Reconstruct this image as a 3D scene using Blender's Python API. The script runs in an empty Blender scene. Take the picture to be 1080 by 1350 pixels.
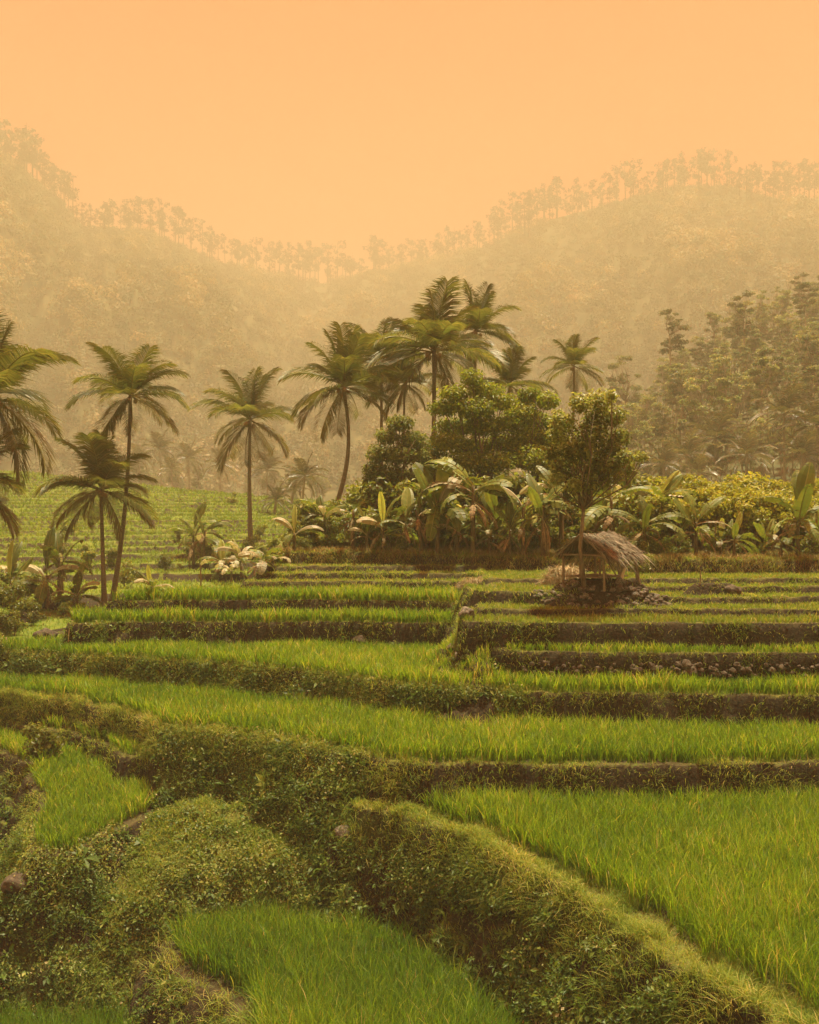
import bpy, bmesh, math, random
import numpy as np
from mathutils import Vector, Matrix, Euler
PI = math.pi
F = 1300.0; HZ = 675.0; CZ = 12.0            # focal length in photo pixels, horizon row, camera height
rng = np.random.default_rng(7)
random.seed(7)
scene = bpy.context.scene
COL = scene.collection

# ------------------------------------------------------------------ helpers
def PD(px, py, D):
    d = D * F / (py - HZ)
    return ((px - 540) / F * d, d)
def X(px, d): return (px - 540) / F * d
def Z(py, d): return CZ - (py - HZ) / F * d

def _hash(ix, iy, s):
    h = (ix.astype(np.int64) * 374761393 + iy.astype(np.int64) * 668265263 + s * 1442695041) & 0xffffffff
    h = ((h ^ (h >> 13)) * 1274126177) & 0xffffffff
    h = h ^ (h >> 16)
    return (h & 0xffff) / 32767.5 - 1.0
def vnoise(x, y, s=0):
    x = np.asarray(x, float); y = np.asarray(y, float)
    ix = np.floor(x); iy = np.floor(y); fx = x - ix; fy = y - iy
    fx = fx * fx * (3 - 2 * fx); fy = fy * fy * (3 - 2 * fy)
    a = _hash(ix, iy, s); b = _hash(ix + 1, iy, s); c = _hash(ix, iy + 1, s); d = _hash(ix + 1, iy + 1, s)
    return (a + (b - a) * fx) + ((c + (d - c) * fx) - (a + (b - a) * fx)) * fy
def fbm(x, y, s=0, o=3):
    r = 0; a = 1; t = 0
    for i in range(o):
        r = r + a * vnoise(x * 2 ** i, y * 2 ** i, s + i * 17); t += a; a *= .5
    return r / t
def sst(a, b, x):
    t = np.clip((x - a) / (b - a), 0, 1); return t * t * (3 - 2 * t)

def make_mesh(name, V, faces, mats, attrs=None, mi=None, smooth=False):
    """V Nx3, faces list of int arrays (Mx3 / Mx4)"""
    me = bpy.data.meshes.new(name)
    V = np.ascontiguousarray(V, dtype=np.float32)
    me.vertices.add(len(V)); me.vertices.foreach_set('co', V.ravel())
    faces = [np.asarray(f, dtype=np.int32) for f in faces if len(f)]
    loops = np.concatenate([f.ravel() for f in faces])
    cnt = np.concatenate([np.full(len(f), f.shape[1], np.int32) for f in faces])
    st = np.concatenate([[0], np.cumsum(cnt)[:-1]]).astype(np.int32)
    me.loops.add(len(loops)); me.loops.foreach_set('vertex_index', loops)
    me.polygons.add(len(cnt)); me.polygons.foreach_set('loop_start', st)
    try: me.polygons.foreach_set('loop_total', cnt)
    except Exception: pass
    for m in mats: me.materials.append(m)
    if mi is not None: me.polygons.foreach_set('material_index', np.asarray(mi, np.int32))
    me.polygons.foreach_set('use_smooth', np.full(len(cnt), bool(smooth)))
    for k, a in (attrs or {}).items():
        at = me.attributes.new(k, 'FLOAT', 'POINT'); at.data.foreach_set('value', np.asarray(a, np.float32))
    me.update(calc_edges=True); me.validate()
    return me

class MB:
    """collects pieces of one mesh"""
    def __init__(s): s.V = []; s.Q = []; s.T = []; s.R = []; s.mq = []; s.mt = []; s.n = 0
    def add(s, V, Q=None, T=None, r=.5, m=0):
        V = np.asarray(V, float).reshape(-1, 3)
        s.V.append(V); s.R.append(np.broadcast_to(np.asarray(r, float), (len(V),)))
        if Q is not None and len(Q): s.Q.append(np.asarray(Q) + s.n); s.mq.append(np.full(len(Q), m))
        if T is not None and len(T): s.T.append(np.asarray(T) + s.n); s.mt.append(np.full(len(T), m))
        s.n += len(V)
    def mesh(s, name, mats, smooth=False):
        fs = []; mi = []
        if s.Q: fs.append(np.concatenate(s.Q)); mi.append(np.concatenate(s.mq))
        if s.T: fs.append(np.concatenate(s.T)); mi.append(np.concatenate(s.mt))
        return make_mesh(name, np.concatenate(s.V), fs, mats, {'rnd': np.concatenate(s.R)}, np.concatenate(mi), smooth)

def tube(pts, rad, n=8, cap=True):
    pts = np.asarray(pts, float); rad = np.asarray(rad, float); k = len(pts)
    tan = np.gradient(pts, axis=0); tan /= np.linalg.norm(tan, axis=1)[:, None] + 1e-9
    up = np.array([0, 0, 1.]) if abs(tan[0][2]) < .9 else np.array([1., 0, 0])
    V = []
    for i in range(k):
        a = np.cross(tan[i], up); a /= np.linalg.norm(a) + 1e-9; b = np.cross(tan[i], a)
        th = np.arange(n) * 2 * PI / n
        V.append(pts[i] + rad[i] * (np.cos(th)[:, None] * a + np.sin(th)[:, None] * b))
    V = np.concatenate(V); Q = []
    for i in range(k - 1):
        for j in range(n):
            Q.append((i * n + j, i * n + (j + 1) % n, (i + 1) * n + (j + 1) % n, (i + 1) * n + j))
    T = []
    if cap:
        V = np.vstack([V, pts[-1], pts[0]]); c = k * n
        for j in range(n):
            T.append(((k - 1) * n + j, (k - 1) * n + (j + 1) % n, c)); T.append(((j + 1) % n, j, c + 1))
    return V, np.array(Q), np.array(T).reshape(-1, 3)

def link(name, me, parent=None, loc=None):
    o = bpy.data.objects.new(name, me); COL.objects.link(o)
    if parent: o.parent = parent
    if loc is not None: o.location = loc
    return o
def tag(o, label=None, cat=None, group=None, kind=None):
    if label: o['label'] = label
    if cat: o['category'] = cat
    if group: o['group'] = group
    if kind: o['kind'] = kind
    return o
def thing(name, label, cat, loc, rz=0, group=None, scale=1):
    o = bpy.data.objects.new(name, None); COL.objects.link(o); o.location = loc
    o.rotation_euler = (0, 0, rz); o.scale = (scale,) * 3; o.empty_display_size = .2
    return tag(o, label, cat, group)
def dup(root, loc, rz=0, scale=1, label=None, group=None, kids=True):
    r = root.copy(); COL.objects.link(r); r.location = loc; r.rotation_euler = (0, 0, rz)
    r.scale = (scale,) * 3 if np.isscalar(scale) else scale
    if label: r['label'] = label
    if group: r['group'] = group
    if kids:
        for ch in list(root.children):
            c = ch.copy(); COL.objects.link(c); c.parent = r
    return r

# ------------------------------------------------------------------ materials
def nmat(name):
    m = bpy.data.materials.new(name); m.use_nodes = True
    nt = m.node_tree; nt.nodes.clear()
    return m, nt, nt.nodes, nt.links
def ramp(N, stops):
    r = N.new('ShaderNodeValToRGB'); e = r.color_ramp.elements
    while len(e) < len(stops): e.new(.5)
    for el, (p, c) in zip(e, stops): el.position = p; el.color = (*c, 1)
    return r
def leaf_mat(name, stops, transl=.35, rough=.5, spec=.3, vary=.25, tcol=(1.15, 1.1, .6)):
    m, nt, N, L = nmat(name)
    a = N.new('ShaderNodeAttribute'); a.attribute_name = 'rnd'
    r = ramp(N, stops); L.new(a.outputs['Fac'], r.inputs[0])
    oi = N.new('ShaderNodeObjectInfo')
    mr = N.new('ShaderNodeMapRange'); mr.inputs[3].default_value = 1 - vary; mr.inputs[4].default_value = 1 + vary
    L.new(oi.outputs['Random'], mr.inputs[0])
    mx = N.new('ShaderNodeVectorMath'); mx.operation = 'SCALE'
    L.new(r.outputs[0], mx.inputs[0]); L.new(mr.outputs[0], mx.inputs['Scale'])
    p = N.new('ShaderNodeBsdfPrincipled'); p.inputs['Roughness'].default_value = rough
    p.inputs['Specular IOR Level'].default_value = spec
    L.new(mx.outputs[0], p.inputs['Base Color'])
    t = N.new('ShaderNodeBsdfTranslucent')
    tm = N.new('ShaderNodeVectorMath'); tm.operation = 'MULTIPLY'; tm.inputs[1].default_value = tcol
    L.new(mx.outputs[0], tm.inputs[0]); L.new(tm.outputs[0], t.inputs['Color'])
    ms = N.new('ShaderNodeMixShader'); ms.inputs[0].default_value = transl
    L.new(p.outputs[0], ms.inputs[1]); L.new(t.outputs[0], ms.inputs[2])
    o = N.new('ShaderNodeOutputMaterial'); L.new(ms.outputs[0], o.inputs['Surface'])
    return m
def rough_mat(name, stops, scale=6, bump=.4, rough=.9, stretch=(1, 1, 1), detail=6, coords='Object', spec=.2):
    m, nt, N, L = nmat(name)
    tc = N.new('ShaderNodeTexCoord'); mp = N.new('ShaderNodeMapping'); mp.inputs['Scale'].default_value = stretch
    L.new(tc.outputs[coords], mp.inputs[0])
    n = N.new('ShaderNodeTexNoise'); n.inputs['Scale'].default_value = scale; n.inputs['Detail'].default_value = detail
    n.inputs['Roughness'].default_value = .65
    L.new(mp.outputs[0], n.inputs['Vector'])
    r = ramp(N, stops); L.new(n.outputs['Fac'], r.inputs[0])
    b = N.new('ShaderNodeBump'); b.inputs['Strength'].default_value = bump; b.inputs['Distance'].default_value = .05
    L.new(n.outputs['Fac'], b.inputs['Height'])
    p = N.new('ShaderNodeBsdfPrincipled'); p.inputs['Roughness'].default_value = rough
    p.inputs['Specular IOR Level'].default_value = spec
    L.new(r.outputs[0], p.inputs['Base Color']); L.new(b.outputs[0], p.inputs['Normal'])
    o = N.new('ShaderNodeOutputMaterial'); L.new(p.outputs[0], o.inputs['Surface'])
    return m

M = {}
M['rice'] = leaf_mat('rice_blades', [(0, (0.059, 0.135, 0.008)), (0.45, (0.146, 0.26, 0.012)), (0.75, (0.27, 0.385, 0.02)), (0.93, (0.41, 0.4, 0.05)), (1, (0.54, 0.41, 0.15))], .5, .5, .25, .0)
M['rice_short'] = leaf_mat('young_rice_blades', [(0, (.09, .15, .015)), (.5, (.17, .25, .022)), (.85, (.26, .29, .04)), (1, (.42, .34, .13))], .5, .5, .25, .0)
M['turf'] = leaf_mat('bund_grass_blades', [(0, (0.09, 0.168, 0.016)), (0.5, (0.213, 0.286, 0.034)), (0.8, (0.37, 0.381, 0.067)), (1, (0.56, 0.47, 0.19))], .5, .6, .2, .0)
M['dry'] = leaf_mat('dry_grass_blades', [(0, (.13, .10, .03)), (.5, (.27, .21, .07)), (1, (.42, .33, .14))], .25, .7, .15, .0)
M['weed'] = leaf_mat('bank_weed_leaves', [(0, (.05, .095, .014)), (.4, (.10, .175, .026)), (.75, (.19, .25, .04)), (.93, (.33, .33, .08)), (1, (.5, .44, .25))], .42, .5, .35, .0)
M['weed_light'] = leaf_mat('ledge_weed_leaves', [(0, (.08, .13, .018)), (.4, (.19, .24, .035)), (.75, (.33, .33, .07)), (1, (.52, .45, .24))], .42, .5, .35, .0)  # same weeds as on the banks, lit tone put into the colour
M['frond'] = leaf_mat('palm_frond', [(0, (.065, .09, .02)), (.5, (.15, .165, .038)), (1, (.33, .28, .09))], .46, .45, .35, .18)
M['frond_old'] = leaf_mat('old_palm_frond', [(0, (.07, .075, .02)), (.5, (.15, .13, .038)), (1, (.29, .22, .08))], .46, .45, .4, .2)
M['frond_far'] = leaf_mat('far_palm_frond', [(0, (.06, .07, .03)), (.5, (.12, .115, .05)), (1, (.32, .26, .14))], .3, .4, .5, .2)
M['banana'] = leaf_mat('banana_leaf', [(0, (.07, .11, .018)), (.5, (.15, .19, .028)), (.8, (.27, .27, .05)), (1, (.46, .38, .16))], .42, .5, .3, .3)
M['banana_new'] = leaf_mat('young_banana_leaf', [(0, (.22, .28, .05)), (1, (.46, .44, .12))], .45, .5, .3, .2)
M['banana_pale'] = leaf_mat('pale_banana_leaf', [(0, (.2, .21, .09)), (.6, (.42, .38, .22)), (1, (.62, .54, .36))], .35, .5, .35, .25)  # pale leaves; on the glossy clump the tone paints in reflected sky
M['banana_dry'] = leaf_mat('dry_banana_leaf', [(0, (.09, .06, .03)), (.5, (.20, .14, .06)), (1, (.36, .28, .14))], .2, .7, .2, .2)
M['crown_dark'] = leaf_mat('dark_tree_leaf', [(0, (0.065, 0.098, 0.018)), (0.5, (0.137, 0.176, 0.033)), (0.85, (0.26, 0.273, 0.058)), (1, (0.468, 0.39, 0.143))], .46, .45, .25, .2)
M['crown_yellow'] = leaf_mat('golden_green_tree_leaf', [(0, (0.101, 0.155, 0.018)), (0.5, (0.235, 0.296, 0.031)), (0.85, (0.426, 0.457, 0.049)), (1, (0.56, 0.543, 0.099))], .46, .45, .35, .12)
M['crown_brown'] = leaf_mat('bronze_tree_leaf', [(0, (0.105, 0.13, 0.037)), (0.5, (0.252, 0.278, 0.074)), (0.85, (0.441, 0.445, 0.148)), (1, (0.606, 0.605, 0.309))], .46, .45, .25, .12)
M['crown_bronze'] = leaf_mat('bushy_bronze_leaf', [(0, (0.094, 0.13, 0.032)), (0.5, (0.22, 0.259, 0.065)), (0.85, (0.388, 0.395, 0.123)), (1, (0.567, 0.556, 0.272))], .46, .45, .25, .1)
M['crown_far'] = leaf_mat('hill_tree_leaf', [(0, (.08, .115, .045)), (.5, (.2, .23, .09)), (.85, (.36, .33, .15)), (1, (.5, .42, .22))], .46, .5, .3, .45)
M['cassava'] = leaf_mat('cassava_leaf', [(0, (.14, .17, .02)), (.5, (.33, .34, .042)), (1, (.54, .48, .09))], .46, .5, .3, .15)
M['shrub'] = leaf_mat('shrub_leaf', [(0, (0.072, 0.102, 0.014)), (0.5, (0.18, 0.21, 0.031)), (0.85, (0.324, 0.324, 0.054)), (1, (0.54, 0.456, 0.18))], .46, .45, .4, .3)
M['ridge'] = leaf_mat('ridge_tree_leaf', [(0, (.04, .03, .02)), (1, (.10, .07, .04))], .15, .6, .2, .3)
M['slopef'] = leaf_mat('mountain_forest_leaf', [(0, (.05, .06, .025)), (.5, (.15, .145, .06)), (.8, (.30, .235, .095)), (1, (.46, .33, .14))], .2, .6, .2, 0)  # leaf colour warmed so part of the haze is painted in
M['bark'] = rough_mat('palm_bark', [(.3, (.10, .075, .045)), (.7, (.26, .20, .13))], 5, .6, .9, (1, 1, 6))
M['bark_tree'] = rough_mat('tree_bark', [(.3, (.09, .065, .04)), (.7, (.27, .21, .13))], 7, .6, .9, (1, 1, .4))
M['bark_pale'] = rough_mat('pale_tree_bark', [(.3, (.20, .16, .11)), (.7, (.42, .35, .25))], 3, .4, .9, (1, 1, .4))
M['stem'] = rough_mat('banana_stem', [(.3, (.05, .036, .018)), (.5, (.13, .10, .045)), (.75, (.27, .22, .11))], 5, .8, .9, (2, 2, .5))
M['rock'] = rough_mat('grey_rock', [(.32, (.04, .035, .026)), (.5, (.12, .105, .08)), (.7, (.30, .27, .21))], 5, .7, .9)
M['rock_dark'] = rough_mat('earthy_rock', [(.32, (.03, .024, .016)), (.55, (.085, .068, .045)), (.8, (.22, .18, .125))], 6, .7, .95)
M['wood'] = rough_mat('weathered_wood', [(.3, (.13, .095, .055)), (.7, (.32, .25, .16))], 8, .4, .85, (4, 4, .6))
M['pale_wood'] = rough_mat('peeled_wood', [(.3, (.45, .34, .2)), (.7, (.62, .5, .33))], 8, .2, .8, (4, 4, .6))
M['thatch'] = leaf_mat('thatch_straw', [(0, (.07, .056, .036)), (.5, (.19, .16, .105)), (1, (.40, .34, .23))], .15, .75, .2, .0)
M['straw'] = leaf_mat('straw_heap', [(0, (.18, .14, .07)), (.5, (.33, .27, .15)), (1, (.5, .41, .25))], .15, .8, .15, .0)
M['nut'] = rough_mat('coconut_husk', [(.3, (.16, .10, .03)), (.7, (.30, .20, .07))], 4, .2, .6)
M['sheet'] = rough_mat('zinc_sheet', [(.3, (.55, .5, .42)), (.7, (.8, .76, .68))], 3, .05, .45, (1, 12, 1))

def ground_mat():
    m, nt, N, L = nmat('terrace_earth')
    tc = N.new('ShaderNodeTexCoord')
    def noise(sc, det=6, rg=.65, src='Object'):
        n = N.new('ShaderNodeTexNoise'); n.inputs['Scale'].default_value = sc; n.inputs['Detail'].default_value = det
        n.inputs['Roughness'].default_value = rg; L.new(tc.outputs[src], n.inputs['Vector']); return n
    def attr(k):
        a = N.new('ShaderNodeAttribute'); a.attribute_name = k; return a.outputs['Fac']
    def mix(f, a, b):
        x = N.new('ShaderNodeMix'); x.data_type = 'RGBA'
        L.new(f, x.inputs['Factor']); L.new(a, x.inputs['A']); L.new(b, x.inputs['B']); return x.outputs['Result']
    nb = noise(3.2, 8, .7); nf = noise(14, 6, .7); ng = noise(1.1, 7, .7)
    soil = ramp(N, [(.3, (.012, .009, .005)), (.48, (.03, .023, .012)), (.62, (.06, .046, .024)), (.8, (.15, .118, .066))])
    L.new(nf.outputs['Fac'], soil.inputs[0])
    mud = ramp(N, [(.3, (.035, .03, .014)), (.7, (.10, .085, .035))]); L.new(nb.outputs['Fac'], mud.inputs[0])
    turf = ramp(N, [(.3, (.06, .08, .014)), (.5, (.13, .145, .028)), (.7, (.24, .21, .06))]); L.new(nf.outputs['Fac'], turf.inputs[0])
    moss = ramp(N, [(.3, (.03, .045, .01)), (.55, (.07, .09, .018)), (.75, (.15, .15, .04))]); L.new(nf.outputs['Fac'], moss.inputs[0])
    field = ramp(N, [(.28, (.07, .11, .015)), (.5, (.125, .17, .022)), (.66, (.19, .21, .035)), (.8, (.24, .19, .07))]); L.new(ng.outputs['Fac'], field.inputs[0])
    c = mix(attr('turf'), mud.outputs[0], turf.outputs[0])
    c = mix(attr('field'), c, field.outputs[0])
    bankc = mix(attr('weedy'), soil.outputs[0], moss.outputs[0])
    c = mix(attr('bank'), c, bankc)
    p = N.new('ShaderNodeBsdfPrincipled'); p.inputs['Roughness'].default_value = .95; p.inputs['Specular IOR Level'].default_value = .15
    L.new(c, p.inputs['Base Color'])
    ad = N.new('ShaderNodeMath'); ad.operation = 'ADD'
    L.new(nb.outputs['Fac'], ad.inputs[0]); L.new(nf.outputs['Fac'], ad.inputs[1])
    b = N.new('ShaderNodeBump'); b.inputs['Strength'].default_value = .9; b.inputs['Distance'].default_value = .07
    L.new(ad.outputs[0], b.inputs['Height']); L.new(b.outputs[0], p.inputs['Normal'])
    o = N.new('ShaderNodeOutputMaterial'); L.new(p.outputs[0], o.inputs['Surface'])
    return m
M['ground'] = ground_mat()
M['hill'] = rough_mat('forest_floor', [(.35, (.035, .045, .015)), (.6, (.09, .085, .03)), (.75, (.17, .13, .05))], .12, .6, .95)

# ------------------------------------------------------------------ terraces
MES = []
def mesa(name, poly, D, k=2.4, weedy=0., top='mud', lip=.07, amp=.23):
    MES.append(dict(name=name, poly=np.array(poly, float), D=D, k=k, weedy=weedy, top=top, lip=lip, amp=amp))
def lerp_x(a, b, x0, x1): return lambda x, y: a + (b - a) * np.clip((x - x0) / (x1 - x0), 0, 1)

mesa('low_left', [(-16, 26.5), (-11, 27.2), (-11.2, 30), (-13, 32), (-16, 33)], 9.5, 1.6, .35)
mesa('low_front', [(-6.5, 24), (-5.9, 22.5), (-5.0, 21), (-3.6, 19.6), (-2.95, 17.6), (-2.8, 14), (-2.8, 2), (9, 2), (9, 16), (4, 25)], 9.85, 1.3, lambda x, y: np.where(x < -3.2, .35, .7), lip=.04, amp=.25)
mesa('ledge', [(-11.8, 23.9), (-9.8, 22.9), (-8.3, 22.6), (-6.9, 22.7), (-5.9, 23.1), (-4.4, 23.9), (-2.6, 23.9), (-1.2, 23.6), (0.1, 24.2),
               (0, 25), (-2, 27.5), (-7, 28.5), (-8.2, 25.2), (-11.8, 25.4)],
     lambda x, y: 8.85 + .27 * np.clip(-5.6 - x, 0, 9) - .42 * np.clip(y - 23.2, -1, 2.5) + .12 * fbm(x * 1.3, y * 1.3, 5), 1.0, .9, 'turf', 0, .5)
mesa('strip_one', [(-22, 36), (-13.4, 31.6), (-11.7, 29.8), (-10.3, 27.6), (-9.6, 25.4), (-9.0, 23.2), (-7.9, 23.1), (-7.1, 25.5), (-6, 30), (-14, 37)], lambda x, y: np.interp(y, [26, 31], [8.05, 7.62]), 2.0, lambda x, y: np.where(y < 25., .9, .15), lip=.02)
mesa('strip_two', [(-22, 38), (-13.6, 33.0), (-10.7, 31.2), (-8.2, 28.3), (-7.2, 28.2), (-6.5, 33), (-15, 40)], 7.05, 3.2, .05)
mesa('near_right', [(-1.7, 24.6), (-1.25, 23.8), (0, 23.0), (.75, 22.3), (1.33, 21.5), (2.15, 19.9), (3.05, 18.2), (3.75, 16.7), (4.35, 15.4), (5.1, 14.1), (5.8, 12.5), (6.2, 9), (6.2, 2), (34, 2), (34, 30), (-1, 30)],
     7.18, 2.7, .6, lip=.1, amp=.26)
mesa('main_strip', [(-60, 44), (-24, 36.5), (-14, 33.5), (-11.3, 32.4), (-9.1, 30.4), (-7.5, 29), (-7.0, 28.2), (-6.4, 27.9), (-5.1, 27.4), (-3.9, 26.7), (-2.8, 25.9), (-1.3, 24.8), (-.37, 24.1), (2.9, 23.9), (6.6, 23.9), (10.1, 24.3), (18, 24.9), (40, 27), (40, 60), (-60, 60)],
     6.2, lambda x, y: np.where(x < -7.2, 3.2, np.where(x < -1.4, 1.75, 2.8)), lambda x, y: np.where(x < -7., .08, np.where(x < -1, 1., .12)), lip=.08)
mesa('second_strip', [(-60, 44), (-20, 37), (-13.9, 35.5), (-10.3, 34.4), (-6.1, 33), (-4, 31.8), (-3, 31.0), (-2.6, 30.9), (-1.9, 30.3), (-1.2, 29.7), (-.45, 29.1), (1.75, 28.5), (3.45, 28), (7, 27.6), (11.5, 27.4), (40, 30), (40, 60), (-60, 60)],
     5.16, 2.8, lambda x, y: np.where(x < 3.2, .85, .05), lip=.08)
mesa('third_strip', [(2.3, 36), (1.5, 31.6), (2.2, 30), (3.2, 29.35), (5, 29.1), (8, 29), (11.6, 28.95), (20, 29), (40, 32), (40, 48), (2.6, 48)], 4.18, lambda x, y: np.where(x < 2.4, .8, 4.2), .1, lip=.05, amp=.06)
mesa('fourth_left', [(-12.5, 36.4), (-8, 36.5), (-4.7, 36.6), (-1, 36.6), (1.75, 36.2), (2.2, 38), (2.2, 41), (-11.4, 39.5), (-12.4, 38)], 4.12, 3.2, lambda x, y: np.where(x < -8, .4, .12), lip=.05, amp=.3)
mesa('fourth_strip', [(2.1, 36.), (1.5, 30.9), (1.75, 30.2), (3.5, 30.0), (6, 29.9), (11.7, 29.85), (40, 32), (40, 60), (3.2, 60)],
     3.4, lambda x, y: np.where((x < 1.7) & (y > 30.3), 9., 3.6), .08, lip=.05, amp=.07)
mesa('fifth_left', [(-11.4, 37.9), (-5, 38.0), (-1, 38.0), (1.2, 37.6), (1.75, 37), (1.9, 40.5), (-4, 41), (-10.4, 39.3)], 3.45, 2.5, .3)
wav = lambda xs, d, a, s: [(x, d + a * float(fbm(np.array(x * .35), np.array(s * 3.1), s))) for x in xs]
RX = [2.2, 3, 4.2, 5.5, 7, 8.5, 10, 11.5, 13, 16, 20, 30]
mesa('fifth_right', wav(RX, 31.7, .5, 3) + [(40, 33), (40, 60), (3.2, 60)], 3.18, 2.5, .1, 'dry', .08)
mesa('sixth_right', wav(RX[2:], 33.7, .6, 9) + [(40, 35), (40, 60), (3, 60)], 2.98, 2.2, .1, 'dry', .1)
mesa('seventh_right', wav(RX[1:], 35.5, .6, 12) + [(40, 37), (40, 60), (3, 60)], 2.78, 2.2, .1, 'dry', .1)
mesa('eighth_right', wav(RX[1:], 37.2, .6, 15) + [(40, 39), (40, 60), (3, 60)], 2.58, 2.2, .1, 'dry', .1)
mesa('hut_side', [(2.1, 34), (3.6, 33.3), (4.5, 33.8), (6, 36), (3, 37), (2.2, 36)], 2.75, 2.6, .1, 'dry', .05)
mesa('sixth_left', wav([-6.6, -4, -2, 0, 1.6, 3, 4.6], 40.4, .4, 21) + [(6, 41), (6, 60), (-6.2, 60)], 2.9, 2., .3, 'dry', .08)
mesa('seventh_left', wav([-6.4, -4, -2, 0, 2, 4, 5], 41.7, .4, 23) + [(6, 42), (6, 60), (-6, 60)], 2.66, 2., .3, 'dry', .1)
mesa('eighth_left', wav([-6.2, -3, -1, 1, 3, 5.0], 42.9, .3, 27) + [(7, 43), (7, 60), (-6, 60)], 2.42, 2., .2, 'dry', .1)
GE = [(-6.0, 45.2), (-3, 44.7), (0, 44.2), (3, 43.6), (5, 42.8), (7, 41.6), (9, 41), (12, 40.8), (15, 40.4), (22, 40.4)]
def grove_edge(x): return float(np.interp(x, [p[0] for p in GE], [p[1] for p in GE]))
mesa('grove', GE + [(60, 52), (60, 110), (0, 110), (-3, 80), (-7, 60), (-6.8, 50)],
     lambda x, y: 2.0 - .055 * np.clip(y - 43, 0, 60) + .12 * fbm(x * .6, y * .6, 31), 1.5, .3, 'turf', .06, .25)
def valley_D(x, y, ret_fr=False):
    D = np.interp(y, [40, 52, 70, 90, 110, 140, 160], [4.9, 4.3, 2.9, 1.1, -.9, -3.6, -4.5]) + np.clip((x + 40) * .075 * (y / 130) ** 1.5, -2, 4)
    st = .42
    q = -D / st + 1.7 * fbm(x * .045, y * .045, 41, 2) + .75 * fbm(x * .16, y * .2, 43, 3)
    fl = np.floor(q); fr = q - fl
    if ret_fr: return fr
    return -(fl + sst(.84, 1, fr) - .2 * sst(.6, .9, fr) * (1 - sst(.9, 1, fr))) * st
mesa('valley', [(-170, 46), (-60, 42), (-20, 40), (-11, 40), (-6.3, 41), (-6.3, 48), (-6, 60), (-2, 80), (8, 100), (12, 135), (-30, 150), (-170, 170)], valley_D, .35, .3, 'field', 0, .6)
for i, m in enumerate(MES): m['i'] = i
IDX = {m['name']: m['i'] for m in MES}

def sdist(x, y, poly):
    """signed distance, positive inside"""
    d2 = np.full(x.shape, 1e18); ins = np.zeros(x.shape, bool); n = len(poly)
    for i in range(n):
        ax, ay = poly[i]; bx, by = poly[(i + 1) % n]
        ex, ey = bx - ax, by - ay; px = x - ax; py = y - ay
        t = np.clip((px * ex + py * ey) / (ex * ex + ey * ey + 1e-12), 0, 1)
        d2 = np.minimum(d2, (px - t * ex) ** 2 + (py - t * ey) ** 2)
        if by != ay:
            c = ((ay > y) != (by > y)) & (x < (bx - ax) * (y - ay) / (by - ay) + ax); ins ^= c
    return np.where(ins, 1, -1) * np.sqrt(d2)

def terrain(x, y):
    x = np.asarray(x, float); y = np.asarray(y, float); shp = x.shape; x = x.ravel(); y = y.ravel()
    h = CZ - 11.1 + .05 * fbm(x * .8, y * .8, 2)
    idn = np.full(x.shape, -1); sdw = np.full(x.shape, 5.); weed = np.full(x.shape, .3)
    en = .9 * fbm(x * .33, y * .33, 60) + .8 * fbm(x * .9, y * .9, 61) + .5 * fbm(x * 3.1, y * 3.1, 64)
    rn = fbm(x * 2.2, y * 2.2, 71)
    micro = .02 * fbm(x * 2.5, y * 2.5, 81)
    for m in MES:
        p = m['poly']; pad = 7 if m['name'] != 'valley' else 14
        s = np.nonzero((x > p[:, 0].min() - pad) & (x < p[:, 0].max() + pad) & (y > p[:, 1].min() - pad) & (y < p[:, 1].max() + pad))[0]
        if not len(s): continue
        xs, ys = x[s], y[s]
        far = np.clip(ys / 28, .6, 1.3)
        sd = sdist(xs, ys, p) + m['amp'] * en[s] * far
        D = m['D'](xs, ys) if callable(m['D']) else m['D']
        k = m['k'](xs, ys) if callable(m['k']) else m['k']
        zt = CZ - D + micro[s]
        o = np.maximum(-sd, 0)
        hi = np.where(sd > 0, zt + m['lip'] * np.exp(-((sd - .16) / .17) ** 2) * (.8 + .5 * rn[s]),
                      zt + m['lip'] * np.exp(-(.16 / .17) ** 2) - k * o * (1 + .3 * rn[s]) )
        up = hi > h[s]
        t = s[up]; h[t] = hi[up]; idn[t] = m['i']; sdw[t] = sd[up]
        w = m['weedy'](xs[up], ys[up]) if callable(m['weedy']) else m['weedy']
        weed[t] = w
    bk = (sdw < 0)
    h = h + bk * (.12 * fbm(x * 3., y * 3., 91) + .06 * fbm(x * 9, y * 9, 95) + .03 * vnoise(x * 24, y * 24, 97)) * np.clip(-sdw * 5, 0, 1)
    # earth mound that carries the field hut
    mr = np.hypot((x - 6.55) / 2.35, (y - 33.6) / 1.35)
    mz = CZ - 3.15 + .85 * (1 - sst(.35, 1.05, mr)) + .1 * fbm(x * 2.3, y * 2.3, 99) * (mr < 1.1)
    mm = (mr < 1.08) & (mz > h)
    h = np.where(mm, mz, h); idn = np.where(mm, 98, idn); sdw = np.where(mm, -1, sdw); weed = np.where(mm, .05, weed)
    mr = np.hypot((x - X(940, 35)) / 1.15, (y - 35.0) / .6)
    mz = CZ - 2.95 + .42 * (1 - sst(.5, 1.05, mr))
    mm = (mr < 1.05) & (mz > h)
    h = np.where(mm, mz, h); idn = np.where(mm, 98, idn); sdw = np.where(mm, -1, sdw); weed = np.where(mm, .1, weed)
    return h.reshape(shp), idn.reshape(shp), sdw.reshape(shp), weed.reshape(shp)
def gz(x, y): return float(terrain(np.array([x]), np.array([y]))[0][0])

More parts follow.
